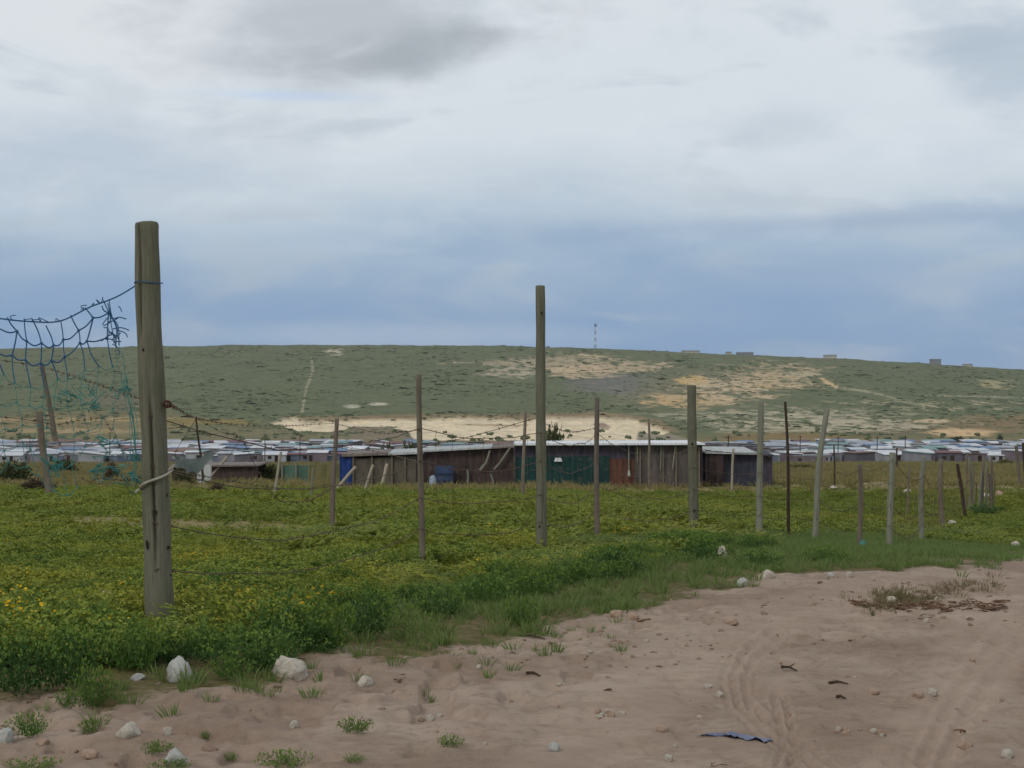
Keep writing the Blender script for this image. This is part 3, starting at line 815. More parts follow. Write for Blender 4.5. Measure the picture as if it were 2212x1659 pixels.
W_pale = wood('pale_stripped_wood', (150, 142, 126), (176, 166, 148), (140, 134, 120))
M_knot = mottled('knot_wood', (38, 32, 26), (58, 48, 38), 30, 0.9, 0)
M_wire = mottled('rusty_wire', (70, 56, 46), (104, 78, 60), 30, 0.7, 0, spec=0.4)
M_rust = mottled('red_rust', (88, 52, 42), (70, 42, 34), 40, 0.85, 0)
POSTS = {}
def post(key, top, base, w0, w1, mat_, label, name='fence_post', seg=14, rings=12, crack=None, lean_y=0.0, depth=None, hang=False, group=None, seed=None, bend=0.022, knots=()):
    g = ground(*base) if depth is None else at(base[0], base[1], depth)
    d = g.y
    t = at(top[0], top[1], d) + Vector((0, lean_y, 0))
    r0, r1 = w0 * d / FPX / 2, w1 * d / FPX / 2
    rr = random.Random(seed if seed is not None else len(POSTS) * 7 + 3)
    axis = t - g; Lh = axis.length
    below = 0.0 if hang else 0.25
    a = axis.normalized(); ex = Vector((1, 0, 0)) - a * a.x; ex.normalize(); ey = a.cross(ex)
    vs_, fs = [], []
    ph = [rr.uniform(0, 6.28) for _ in range(6)]
    def center(s):
        b = math.sin(math.pi * max(0, min(1, s)))
        return axis * s + (ex * math.sin(ph[0]) + ey * math.cos(ph[0])) * bend * Lh * b * math.sin(2.2 * s + ph[1])
    svals = [-below / Lh] + [i / (rings - 1) for i in range(rings)]
    for s in svals:
        c = center(s); rad = r1 + (r0 - r1) * max(0, s)
        for k in range(seg):
            an = 2 * math.pi * k / seg
            q_ = rad * (1 + 0.06 * math.sin(2 * an + ph[2] + 2 * s) + 0.05 * math.sin(3 * an + 7 * s + ph[3]) + 0.04 * math.sin(9 * s + ph[4] + an) + 0.035 * math.sin(23 * s + ph[5] + 2 * an))
            if crack:
                ca = crack(s)
                if ca is not None:
                    dd = (an - ca[0] + math.pi) % (2 * math.pi) - math.pi
                    q_ *= 1 - ca[2] * math.exp(-(dd / ca[1]) ** 2)
            vs_.append(c + (ex * math.cos(an) + ey * math.sin(an)) * q_)
    n = len(svals)
    # bevelled, slightly domed end
    c = center(1.0)
    for f_, up in ((0.93, 0.012), (0.5, 0.018)):
        for k in range(seg):
            p = vs_[(n - 1) * seg + k]
            vs_.append(c + (p - c) * f_ + a * (up * (r0 / 0.08) * (1 + 0.2 * rr.random())))
    vs_.append(c + a * 0.02 * (r0 / 0.08))
    nn = n + 2
    for i in range(nn - 1):
        for k in range(seg):
            k2 = (k + 1) % seg; fs.append((i * seg + k, i * seg + k2, (i + 1) * seg + k2, (i + 1) * seg + k))
    for k in range(seg): fs.append(((nn - 1) * seg + k, (nn - 1) * seg + (k + 1) % seg, nn * seg))
    fs.append(tuple(range(seg - 1, -1, -1)))
    mb = MB(); mb.add(vs_, fs)
    o = mb.build(name, mat_, None, g, smooth=True)
    tag(o, label, 'fence post' if 'post' in name else 'stake' if 'stake' in name or 'dropper' in name else 'pole', group)
    POSTS[key] = (g, t, r0, r1)
    for (s, dx_, kw, kh) in knots:
        kb = MB(); cc = center(s); rad = r1 + (r0 - r1) * s
        px_ = ex * dx_ * rad - (ey if (a.cross(ex)).y > 0 else -ey) * rad * math.sqrt(max(0.05, 1 - dx_ * dx_)) * 0.99
        ring = [cc + px_ + ex * math.cos(j * 0.7854) * kw * rr.uniform(.7, 1.2) + a * math.sin(j * 0.7854) * kh * rr.uniform(.7, 1.2) for j in range(8)]
        front = [p - Vector((0, 0.004, 0)) for p in ring]
        kb.add(ring + front, [tuple(range(8, 16)), tuple(range(7, -1, -1))] + [(j, (j + 1) % 8, 8 + (j + 1) % 8, 8 + j) for j in range(8)])
        kb.build('knot', M_knot, o)
    return o
def crack1(s):
    # a drying crack: left of centre at the top, in the middle lower down
    fr = -math.pi / 2
    if s > 0.66: return (fr - 0.62 + 0.15 * (1 - s), 0.15, 0.5 * float(ss(0.64, 0.80, s)))
    if 0.08 < s < 0.60: return (fr - 0.12 + 0.22 * math.sin(3.2 * s), 0.13, 0.45 * float(ss(0.6, 0.5, s) if False else 1 - ss(0.5, 0.6, s)) * float(ss(0.08, 0.25, s)))
    return None
post('p1', (147, 224.8), (161.5, 623), 25.5, 27.5, W_green, 'thickest cracked grey green post in the foreground beside the blue net', seg=96, rings=60, crack=crack1, bend=0.004,
     knots=[(0.685, -0.25, 0.010, 0.012), (0.19, 0.80, 0.022, 0.012), (0.12, 0.85, 0.014, 0.010), (0.32, 0.9, 0.010, 0.014), (0.20, -0.62, 0.008, 0.03), (0.28, 0.1, 0.010, 0.02)])
post('p2', (539.8, 286.5), (541.5, 553), 9.6, 11.5, W_green, 'tall plain grey brown post rising above the hill line in the centre', seg=28, rings=30, bend=0.006,
     knots=[(0.90, 0.3, 0.010, 0.016), (0.10, -0.3, 0.008, 0.02)])
post('p3', (418.5, 375), (422.5, 566), 4.8, 6.2, W_brown, 'slim dark brown post left of the tall central post', seg=16, rings=16)
post('p4', (691.8, 386), (693.5, 531), 8.6, 9.2, W_green, 'pale green post standing before the right end of the long shed', seg=28, rings=24, bend=0.006,
     knots=[(0.60, -0.1, 0.018, 0.022), (0.14, 0.0, 0.016, 0.03), (0.31, -0.55, 0.010, 0.012)])
post('p5', (761, 402.5), (759, 537), 6.0, 6.6, W_grey, 'grey post just left of the thin dark post, right of the shed', seg=20, rings=16)
post('p6', (785, 402), (789, 537), 2.6, 3.8, W_dark, 'thin dark brown post between the grey post and the leaning post')
post('p7', (827, 409), (814.5, 540), 5.0, 6.0, W_grey, 'grey post leaning clearly to the right', seg=18)
post('p8', (597, 398), (597, 536), 4.6, 6.0, W_red, 'post with reddish top in front of the dark green shed panel', seg=18)
post('p9', (859.6, 464.5), (859.6, 548), 4.2, 5.2, W_brown, 'short brown grey post with a scrap of blue at its foot')
post('p10', (892.5, 453), (889, 549), 6.0, 5.8, W_grey, 'pale grey post right of the short post with the blue scrap', seg=18)
post('p11', (924, 457), (921.5, 541), 4.8, 5.4, W_grey, 'pale grey post second left of the brown board fence')
post('p12', (941, 459.5), (943, 531), 4.6, 5.0, W_brown, 'brown post next to the leaning stake, left of the brown board fence')
post('p13', (957.5, 464), (965, 518), 3.2, 4.0, W_dark, 'dark post leaning to the left just before the brown board fence')
post('pa', (337, 419), (332, 528), 4.2, 5.4, W_red, 'reddish grey post in the field at the blue end of the shed', seg=16)
post('pb', (525.5, 412), (523, 500), 2.8, 3.6, W_red, 'thin reddish post just left of the tall central post', 'fence_stake')
post('pc', (648.6, 419), (650, 489), 2.0, 2.8, W_brown, 'thin brown stake in front of the grey brown shed wall', 'fence_stake')
post('pd', (38.5, 412), (50, 498), 6.5, 6.8, W_brown, 'brown grey post behind the blue net with wire wound round it', seg=16)
post('pe', (41.7, 365.7), (55.5, 441), 4.6, 5.2, W_brown, 'brown stake tilted to the left hanging in the net', 'fence_stake', depth=13.0, hang=True)
post('pf', (196, 417), (203, 480), 1.8, 2.4, W_dark, 'thin dark wire dropper right of the thickest post', 'wire_dropper', depth=13.0, hang=True)
post('pg', (834, 446), (834.6, 487), 1.6, 1.8, W_dark, 'very thin dark stake behind the leaning grey post', 'fence_stake')
post('ph', (910, 466), (907, 516), 1.7, 2.0, W_brown, 'thin faint brown stake between the two pale grey posts', 'fence_stake')
post('pi', (897, 448), (897, 469), 1.6, 1.8, W_dark, 'small dark stake at the near edge of the far right roofs', 'fence_stake')
post('pj', (1016, 446), (1021, 486), 3.0, 3.4, W_brown, 'brown post at the right picture edge leaning left', 'fence_post')
post('pk', (1023, 443), (1026, 488), 2.6, 3.0, W_dark, 'dark post cut by the right picture edge', 'fence_post')
post('pl', (724.5, 446), (724, 477), 2.6, 2.6, W_pale, 'left of the two pale poles against the dark wing', 'fence_pole')
post('pm', (733.5, 449), (731.5, 493), 2.2, 2.4, W_pale, 'right of the two pale poles against the dark wing', 'fence_pole')
# poles of an old fence leaning this way and that in front of the shed
for i, (t, b, w, lab, mt) in enumerate([
        ((281, 452), (274, 496), 2.6, 'pale thin pole leaning right before the far roofs, left of the blue panel', W_pale),
        ((313, 468), (311, 500), 2.2, 'short pale pole nearest left of the blue shed panel', W_grey),
        ((355.5, 467), (335, 491), 3.0, 'pale pole lying steeply slanted across the blue shed panel', W_pale),
        ((373, 465), (363, 495), 2.8, 'pale slanted pole just right of the blue shed panel', W_pale),
        ((387, 464), (381, 487), 2.8, 'pale slanted pole before the grey brown shade cloth wall', W_pale),
        ((227, 457), (206.6, 482.5), 2.6, 'pale slanted pole before the small dark hut on the left', W_pale)]):
    post('q%d' % i, t, b, w, w * 1.1, mt, lab, 'leaning_pole', seg=8, rings=6, group='loose poles of the old fence')

# brown board fence at the far right corner
boards = empty('board_fence', ground(980, 512))
tag(boards, 'close row of brown boards and sticks at the bend of the fence', 'fence')
bd = boards.location.y
rb = random.Random(8)
for i in range(13):
    bx = 966 + i * 2.4 + rb.uniform(-0.8, 0.8)
    p0 = at(bx, rb.uniform(505, 514) - i * 0.3, bd + rb.uniform(-0.6, 0.6)) - boards.location
    p1 = at(bx + rb.uniform(-2, 3), rb.uniform(450, 486), bd + p0.y) - boards.location
    p0.z -= 0.25
    mb = MB(); mb.tube([p0, (p0 + p1) / 2 + Vector((rb.gauss(0, .02), 0, 0)), p1], [0.035 * rb.uniform(.6, 1.3)] * 3, 6)
    mb.build('board', (W_brown, W_grey, W_red, W_brown)[i % 4], boards)

# ------------------------------------------------------------------ wires
def smooth_path(pts, n=8):
    """Catmull-Rom through 3D points"""
    P = [Vector(p) for p in pts]; P = [P[0] * 2 - P[1]] + P + [P[-1] * 2 - P[-2]]
    out = []
    for i in range(1, len(P) - 2):
        for k in range(n):
            t = k / n
            a, b, c, d = P[i - 1], P[i], P[i + 1], P[i + 2]
            out.append(0.5 * ((2 * b) + (c - a) * t + (2 * a - 5 * b + 4 * c - d) * t * t + (3 * b - a - 3 * c + d) * t ** 3))
    out.append(P[-2]); return out
def wire(pts, label, rad=0.0022, barbed=True, name='barbed_wire', mat_=None, group=None, step=0.13, seed=1):
    """pts: (px, py, depth)"""
    path = smooth_path([at(*p) for p in pts])
    o0 = path[0]
    rr = random.Random(seed)
    mb = MB(); mb.tube([p - o0 for p in path], rad, 5)
    o = mb.build(name, mat_ or M_wire, None, o0)
    tag(o, label, 'wire', group)
    if barbed:
        bb = MB(); acc = 0.0
        for a, b in zip(path[:-1], path[1:]):
            acc += (b - a).length
            if acc > step:
                acc = 0.0; t = (b - a).normalized()
                for k in range(2):
                    v = Vector((rr.gauss(0, 1), rr.gauss(0, 1), rr.gauss(0, 1))); v = (v - t * v.dot(t)).normalized() + t * rr.uniform(-.4, .4)
                    bb.tube([b - o0 - v * 0.015, b - o0 + v * 0.015], 0.0028, 4)
                bb.tube([b - o0 - t * 0.012, b - o0 + t * 0.012], 0.0045, 5)
        if bb.v: bb.build('barbs', M_wire, o)['kind'] = 'stuff'
    return o
d1 = POSTS['p1'][0].y
wire([(166, 404, d1), (178, 409, 10.8), (196, 418, 13.0), (231, 424, 15.0), (275, 426, 18.0), (303, 425, 21), (337, 423, POSTS['pa'][0].y)], 'rusty barbed wire running from the thickest post to the reddish field post', seed=2)
wire([(197, 419, 13.0), (222, 432, 13.3), (241, 439, 13.6), (255, 465, 13.8), (275, 497, 14.0), (290, 502, 14.3), (303, 502, 14.6), (312, 499, 15.2), (322, 494, 16.5), (332, 488, POSTS['pa'][0].y)], 'slack barbed wire drooping low over the field right of the thickest post', seed=3)
wire([(-60, 350, 12.6), (0, 360, 12.8), (42, 367, 13.0), (85, 380, 12.0), (120, 392, 10.9), (150, 402, d1 - 0.02)], 'barbed wire sloping down behind the net to the thickest post', seed=4)
wire([(-60, 414, 12.5), (0, 417, 12.6), (38, 421, 12.9), (55, 425, 13.0), (75, 421, 12.6), (99, 418, 12.0), (104, 419, 12), (115, 437, 11.6), (125, 455, 11.4), (139, 484, 11.2)], 'barbed wire behind the net bending sharply down near the thickest post', seed=5)
wire([(47, 424, 13.0), (60, 444, 12.8), (74, 466, 12.6), (86, 481, 12.5), (100, 478, 12), (125, 480, 11), (150, 475, d1)], 'kinked low wire behind the net slanting from the tilted stake', seed=6)
wire([(196, 419, 13.0), (188, 432, 13.1), (180, 444, 13.2), (172, 459, 13.0)], 'short loose barbed wire hanging from the thin dark dropper', seed=7)
wire([(241, 439, 13.6), (234, 449, 13.6), (228, 458, 13.7)], 'stub of bent wire above the slanted pole on the left', barbed=False)
wire([(536, 470, POSTS['p2'][0].y - 0.02), (527, 472, 19), (518, 489, 22)], 'thin wire tied low to the tall central post', barbed=False)
# thin strands along the right hand fence
chain = ['p3', 'p2', 'p8', 'p4', 'p5', 'p6', 'p7', 'p9', 'p10', 'p11', 'p12', 'p13']
chain = ['p1'] + chain
STR = []
for lvl, hgt, lab in ((0, 1.22, 'topmost thin barbed strand strung along the right hand row of posts'), (1, 0.92, 'second thin barbed strand from the top along the right hand row of posts'),
                      (2, 0.60, 'third thin barbed strand from the top along the right hand row of posts'), (3, 0.32, 'lowest thin barbed strand along the right hand row of posts')):
    pts = []; rw = random.Random(40 + lvl)
    for a, b in zip(chain[:-1], chain[1:]):
        ga, ta = POSTS[a][:2]; gb, tb = POSTS[b][:2]
        fa, fb = min(0.95 - 0.12 * lvl, hgt / max(0.3, (ta - ga).length)), min(0.95 - 0.12 * lvl, hgt / max(0.3, (tb - gb).length))
        pa, pb = ga.lerp(ta, fa), gb.lerp(tb, fb)
        pa = pa + Vector((0, -POSTS[a][3], 0)); pb = pb + Vector((0, -POSTS[b][3], 0))
        sag = (0.10 + 0.05 * rw.random()) * min(1.6, (pb - pa).length / 3)
        for k in range(8):
            t = k / 8; q_ = pa.lerp(pb, t); q_.z -= sag * 4 * t * (1 - t) + rw.gauss(0, 0.008); pts.append(q_)
    pts.append(pb)
    mb = MB(); mb.tube([p - pts[0] for p in pts], 0.0036, 4)
    o = tag(mb.build('fence_wire', M_wire, None, pts[0]), lab, 'wire')
    bb = MB()
    for a, b in zip(pts[:-1], pts[1:]):
        n_ = max(1, int((b - a).length / 0.16))
        for k in range(n_):
            c = a.lerp(b, k / n_) - pts[0]; v = Vector((rw.gauss(0, 1), rw.gauss(0, 1), rw.gauss(0, 1))).normalized() * 0.016
            bb.tube([c - v, c + v], 0.003, 4)
    bb.build('barbs', M_wire, o)['kind'] = 'stuff'
    STR.append(pts)
    if lvl == 3:
        st = MB()
        for a, b in zip(range(8, len(STR[0]) - 1), range(9, len(STR[0]))):
            n_ = max(1, int((STR[0][b] - STR[0][a]).length / 0.22))
            for k in range(n_):
                st.tube([STR[v][a].lerp(STR[v][b], k / n_) + Vector((rw.gauss(0, .01), 0, 0)) - pts[0] for v in range(4)], 0.0016, 3, cap=False)
        st.build('wire_stays', M_wire, o)['kind'] = 'stuff'
# sagging field wires behind, from post to post up to the shed
for pts, lab in (([(170, 470, 10.2), (215, 478, 14), (262, 486, 18), (300, 489, 21), (332, 484, POSTS['pa'][0].y)], 'low sagging wire from the thickest post to the reddish grey field post'),
                 ([(337, 424, POSTS['pa'][0].y), (380, 433, 20), (419, 430, POSTS['p3'][0].y - 0.03)], 'wire between the reddish grey field post and the slim brown post'),
                 ([(336, 446, POSTS['pa'][0].y), (378, 452, 20), (420, 462, POSTS['p3'][0].y - 0.03)], 'lower wire between the reddish grey field post and the slim brown post'),
                 ([(421, 447, POSTS['p3'][0].y - 0.03), (455, 440, 15), (480, 434, 15.5), (536, 418, POSTS['p2'][0].y - 0.05)], 'barbed wire rising from the slim brown post to the tall central post'),
                 ([(546, 424, POSTS['p2'][0].y - 0.05), (570, 432, 18), (597, 428, POSTS['p8'][0].y - 0.05)], 'barbed wire from the tall central post to the post with reddish top')):
    wire(pts, lab, 0.0034, True, seed=len(lab), step=0.16)
# rusty knot of wire stapled to the thickest post
mb = MB(); rr = random.Random(4)
for i in range(5):
    c = at(167.5, 404, d1 - 0.05)
    ring = [c + Vector((math.cos(a * 0.9 + i) * 0.022 * rr.uniform(.6, 1.3), -0.01 + rr.gauss(0, .01), math.sin(a * 0.9 + i) * 0.02 * rr.uniform(.6, 1.3))) for a in range(8)]
    mb.tube([p - c for p in ring], 0.004, 5)
tag(mb.build('wire_twist', M_rust, None, at(167.5, 404, d1 - 0.05)), 'rusty red twist of wire on the right side of the thickest post', 'wire')

# white strap tied round the thickest post, and a grey rag hung beside it
M_strap = mottled('pale_strap', (150, 146, 132), (172, 166, 150), 25, 0.9, 0.2, 0.003)
M_rag = mottled('grey_green_rag', (112, 122, 116), (140, 148, 140), 6, 0.9, 0.4, 0.01)
g1, t1, r0_, r1_ = POSTS['p1']
fr = 0.36; cc = g1.lerp(t1, fr); rr_ = r1_ * 1.0 + 0.012
pts = []
for k in range(25):
    an = math.pi + (k / 24) * 2 * math.pi
    pts.append(Vector((math.cos(an) * rr_, -math.sin(an - math.pi) * rr_ * (1 if True else 1), 0.055 * math.cos(an) + 0.012 * math.sin(2 * an))))
mb = MB()
mb.tube([Vector((-rr_ * 1.25, -0.03, -0.075))] + pts + [Vector((rr_ * 1.2, -0.02, 0.08))], 0.0075, 6)
tag(mb.build('rope_strap', M_strap, None, cc), 'pale strap tied slanting round the thickest post', 'strap')
mb = MB(); nu, nv = 16, 6
top = smooth_path([at(*p) for p in ((172, 454, 10.3), (178, 456, 10.35), (190, 459, 10.5), (203, 456, 10.7), (212, 450, 10.9))], 4)[:nu + 1]
rr = random.Random(3)
vs_, fs = [], []
for i, p in enumerate(top):
    L = 0.085 * math.sin(0.35 + 2.3 * i / nu) * rr.uniform(.8, 1.1) + 0.01
    for j in range(nv):
        vs_.append(p + Vector((0.012 * math.sin(i * 1.3), 0.02 * math.sin(i * 1.7 + j), -L * j / (nv - 1))))
n1 = len(vs_); vs_ += [v + Vector((0, 0.006, 0)) for v in vs_]
for i in range(len(top) - 1):
    for j in range(nv - 1):
        a = i * nv + j; fs += [(a, a + 1, a + nv + 1, a + nv), (n1 + a, n1 + a + nv, n1 + a + nv + 1, n1 + a + 1)]
mb.add([v - top[0] for v in vs_], fs)
tag(mb.build('rag', M_rag, None, top[0], True), 'grey green rag draped over the wire right of the thickest post', 'rag')

# ------------------------------------------------------------------ blue and teal netting
M_net = mottled('blue_twine', (46, 84, 120), (62, 104, 138), 40, 0.7, 0)
M_teal = mottled('teal_twine', (52, 116, 112), (78, 142, 134), 40, 0.7, 0)
net = empty('fishing_net', at(60, 330, 9.75))
tag(net, 'torn blue and teal fishing net hung from a rope left of the thickest post', 'net')
NO = net.location
def nd(px): return 9.55 + 0.3 * (px / 140.0)
rope = smooth_path([at(p[0], p[1], nd(p[0])) for p in ((-90, 300), (-40, 312), (0, 318.5), (30, 321.5), (60, 321), (90, 307), (108, 300.5), (122, 294), (139, 283.5))])
mb = MB(); mb.tube([p - NO for p in rope], 0.0045, 6)
mb.build('top_rope', M_net, net)
g_ = at(148.5, 283, d1)
ring = [Vector((g_.x, d1, g_.z)) + Vector((math.cos(k * 0.524) * 0.083, math.sin(k * 0.524) * 0.083, 0.004 * math.sin(k))) for k in range(13)]
mb = MB(); mb.tube([p - NO for p in ring], 0.003, 5); mb.build('rope_loop', M_net, net)
rr = random.Random(21)
def rope_y(px):
    return float(np.interp(px, [-60, 0, 30, 60, 90, 108, 122], [308, 318.5, 321.5, 321, 307, 300.5, 294]))
cols = [-62 + i * 13.6 + rr.uniform(-2, 2) for i in range(13)]
rowsn = 8
kn = []
for i, cx in enumerate(cols):
    c_ = []
    for j in range(rowsn):
        y0 = rope_y(cx); fall = [0, 17, 36, 60, 86, 110, 135, 160][j]
        y_ = y0 + fall * (1 + 0.05 * math.sin(i)) + rr.gauss(0, 2.0) + (6 * math.sin(i * 0.9 + j) if j else 0)
        x_ = cx + j * 2.2 + rr.gauss(0, 1.8) + (4 if j % 2 else 0) * (1 if j else 0)
        if cx > 75: x_ = min(x_, 116 + j * 4)
        c_.append((x_, y_))
    kn.append(c_)
def strand(mb, a, b, rad, sag=2.0, dz=0.0):
    m_ = ((a[0] + b[0]) / 2 + rr.gauss(0, 1.0), (a[1] + b[1]) / 2 + sag + rr.gauss(0, 0.7))
    P = smooth_path([at(p[0], p[1], nd(p[0]) + dz) for p in (a, m_, b)], 4)
    mb.tube([p - NO for p in P], rad, 4)
up, low = MB(), MB()
for i in range(len(kn)):
    for j in range(rowsn):
        t_ = up if j < 3 else low
        rad = 0.0044 if j < 3 else 0.0021
        torn = 0.0 if j < 4 else 0.30
        if j + 1 < rowsn and rr.random() > torn: strand(t_, kn[i][j], kn[i][j + 1], rad, 0.3)
        if j and i + 1 < len(kn) and rr.random() > torn: strand(t_, kn[i][j], kn[i + 1][j], rad, 3.0)
        if j:
            p = at(kn[i][j][0], kn[i][j][1], nd(kn[i][j][0])) - NO
            t_.tube([p - Vector((0.006, 0, 0.003)), p + Vector((0.006, 0, 0.003))], rad * 2.0, 5)
up.build('upper_mesh', M_net, net); low.build('lower_mesh', M_teal, net)
# frayed right hand edge: curling ends at the top, a teal gather hanging down to the ground wire
mb = MB()
for i in range(16):
    a = (rr.uniform(100, 120), rr.uniform(302, 345)); ang = rr.uniform(-0.9, 0.9); L = rr.uniform(6, 18)
    pts = [a]
    for k in range(4):
        ang += rr.uniform(-0.2, 0.7); pts.append((pts[-1][0] + math.cos(ang) * L / 4, pts[-1][1] + math.sin(ang) * L / 4 - 0.6))
    P = smooth_path([at(p[0], p[1], nd(p[0])) for p in pts], 3); mb.tube([p - NO for p in P], 0.0034, 4)
for i in range(4):
    P = smooth_path([at(p[0] + rr.gauss(0, 2.2), p[1] + rr.gauss(0, 2), nd(110)) for p in ((107, 301), (111, 315), (117, 328), (118, 345))], 4); mb.tube([p - NO for p in P], 0.0034, 4)
for i in range(10):
    a = rr.uniform(2, 105); y_ = rope_y(a); P = [at(a, y_, nd(a)), at(a + rr.gauss(0, 2), y_ - rr.uniform(1, 4), nd(a)), at(a + rr.gauss(0, 4), y_ - rr.uniform(-3, 7), nd(a))]
    mb.tube([p - NO for p in smooth_path(P, 3)], 0.003, 4)
mb.build('frayed_end', M_net, net)['kind'] = 'stuff'
mb = MB()
for i in range(12):
    wv = rr.gauss(0, 2.4)
    P = smooth_path([at(p[0] + wv + rr.gauss(0, 1.3), p[1] + rr.gauss(0, 3), nd(120) + rr.gauss(0, .02)) for p in ((117, 345), (121, 362), (125, 385), (130, 405), (133, 425), (134, 445), (136, 465), (133, 485))], 3)
    k0 = rr.randint(0, 10); P = P[k0:k0 + rr.randint(8, 18)]
    mb.tube([p - NO for p in P], 0.0017, 4)
for cx, cy, n_ in ((132, 478, 14), (102, 468, 10), (128, 392, 5), (65, 397, 8), (88, 395, 7), (90, 408, 9), (105, 440, 6), (50, 463, 6), (112, 476, 6), (134, 462, 6), (60, 470, 6)):
    for i in range(n_):
        a = (cx + rr.gauss(0, 5), cy + rr.gauss(0, 4)); pts = [a] + [(a[0] + rr.gauss(0, 5), a[1] + rr.gauss(0, 4)) for _ in range(3)]
        mb.tube([p - NO for p in smooth_path([at(p[0], p[1], nd(p[0]) + rr.gauss(0, .03)) for p in pts], 3)], 0.0024, 4)
mb.build('teal_tangle', M_teal, net)['kind'] = 'stuff'

# ------------------------------------------------------------------ the long shed
SD = 70.0; SK = SD / FPX
def sx(px): return (px - 512) * SK
def sz(py): return CZ - (py - 400) * SK
shed = empty('long_shed', (sx(520), SD, sz(487)))
tag(shed, 'long low shed of patched panels with white roof across the field', 'shed')
SO = shed.location
def rusted(name, c1, c2, scale=2.0, which='Object'):
    k = NT(name, 0.8, 0.2)
    n = k.noise(scale, 5, 0.6, which, (1, 1, 0.5)); n2 = k.noise(scale * 6, 4, 0.6, which, (1, 1, 0.2))
    c = k.mix(k.step(n, 0.3, 0.7), lin(*c1), lin(*c2)); c = k.mix(k.math('MULTIPLY', k.step(n2, 0.45, 0.7), 0.5), c, tuple(x * 0.55 for x in lin(*c1)[:3]) + (1,))
    n3 = k.noise(scale * 1.6, 4, 0.6, which, (1, 1, 1.4)); c = k.mix(k.math('MULTIPLY', k.step(n3, 0.56, 0.72), 0.35), c, lin(118, 104, 92))
    k.color(c); return k.m
M_blue = rusted('faded_blue_sheet', (30, 54, 112), (40, 66, 126))
M_net2 = rusted('grey_shade_cloth', (80, 76, 66), (100, 94, 82))
M_maroon = rusted('maroon_boards', (62, 52, 50), (80, 66, 62))
M_green = rusted('dark_green_sheet', (26, 56, 54), (32, 68, 64))
M_purple = rusted('dark_grey_sheet', (64, 62, 74), (82, 76, 86))
M_rustp = rusted('rusty_sheet', (84, 58, 48), (104, 70, 56))
M_clad = rusted('grey_brown_boards', (82, 76, 72), (102, 94, 88))
M_wing = rusted('blue_grey_sheet', (52, 54, 66), (68, 68, 80))
M_white = rusted('white_roof_sheet', (206, 210, 212), (228, 230, 230))
M_pale = rusted('pale_roof_sheet', (160, 164, 162), (188, 192, 190))
M_grime = rusted('old_roof_boards', (110, 102, 96), (136, 126, 118))
def panel(root, name, x0, x1, zt0, zt1, zb, y, mat_, pitch=0.15, amp=0.02, label=None):
    """vertical ribbed sheet, 3 cm thick"""
    n = max(2, int((x1 - x0) / pitch * 2)); mb = MB(); vs_, fs = [], []
    O = root.location
    for i in range(n + 1):
        t = i / n; x_ = x0 + (x1 - x0) * t; o_ = amp * (1 if i % 2 else -1)
        zt = zt0 + (zt1 - zt0) * t
        for yy in (y + o_, y + o_ + 0.03):
            vs_ += [Vector((x_, yy, zb)) - O, Vector((x_, yy, zt)) - O]
    for i in range(n):
        a, b = i * 4, (i + 1) * 4
        fs += [(a, b, b + 1, a + 1), (b + 2, a + 2, a + 3, b + 3), (a + 1, b + 1, b + 3, a + 3), (b, a, a + 2, b + 2)]
    fs += [(0, 1, 3, 2), (n * 4 + 1, n * 4, n * 4 + 2, n * 4 + 3)]
    mb.add(vs_, fs); o = mb.build(name, mat_, root)
    if label: o['label'] = label
    return o
zb_ = sz(492)
panel(shed, 'wall_panel', sx(340), sx(352), sz(454.5), sz(454.5), zb_, SD - 0.05, M_blue, 0.2, 0.018, 'bright blue panel at the left end')
panel(shed, 'wall_panel', sx(352.3), sx(416), sz(459), sz(456), zb_, SD, M_net2, 0.5, 0.01, 'sagging grey brown shade cloth wall')
panel(shed, 'wall_panel', sx(416.3), sx(514), sz(452.5), sz(447.5), zb_, SD + 0.04, M_maroon, 0.3, 0.018, 'dark maroon board wall')
panel(shed, 'wall_panel', sx(516), sx(609), sz(457), sz(456), zb_, SD - 0.04, M_green, 0.25, 0.018, 'dark green sheet')
panel(shed, 'wall_panel', sx(514.3), sx(634), sz(446), sz(446), zb_, SD + 0.06, M_purple, 0.25, 0.018, 'dark purple grey sheet behind the green one')
panel(shed, 'wall_panel', sx(609.4), sx(634), sz(459), sz(458.5), zb_, SD - 0.018, M_rustp, 0.25, 0.018, 'rust brown sheet')
panel(shed, 'wall_panel', sx(634.3), sx(700), sz(446), sz(446), zb_, SD, M_clad, 0.3, 0.018, 'grey brown board wall')
for px_ in (353.5, 372, 392, 405, 640, 663, 676, 699):
    mb = MB(); mb.box((0, 0, 0), (0.07, 0.07, sz(447) - sz(490))); mb.build('wall_stud', W_brown, shed, Vector((sx(px_), SD - 0.07, (sz(459 if px_ < 600 else 447) + sz(490)) / 2)) - SO)
def slab(root, name, p, th, mat_, ribs=0, label=None):
    """roof sheet from four corners (front left, front right, back right, back left), ribbed across"""
    O = root.location; a, b, c, d = [Vector(q_) for q_ in p]
    n = max(1, ribs); vs_, fs = [], []
    for i in range(n + 1):
        t = i / n; w = 0.022 * (i % 2) if ribs else 0
        f_, k_ = a.lerp(b, t), d.lerp(c, t); up_ = Vector((0, 0, 1))
        vs_ += [f_ + up_ * w - O, k_ + up_ * w - O, f_ - up_ * th - O, k_ - up_ * th - O]
    for i in range(n):
        o_, q_ = i * 4, (i + 1) * 4
        fs += [(o_, q_, q_ + 1, o_ + 1), (q_ + 2, o_ + 2, o_ + 3, q_ + 3), (o_ + 2, q_ + 2, q_, o_), (o_ + 1, q_ + 1, q_ + 3, o_ + 3)]
    fs += [(0, 1, 3, 2), (n * 4 + 1, n * 4, n * 4 + 2, n * 4 + 3)]
    mb = MB(); mb.add(vs_, fs); o = mb.build(name, mat_, root)
    if label: o['label'] = label
    return o
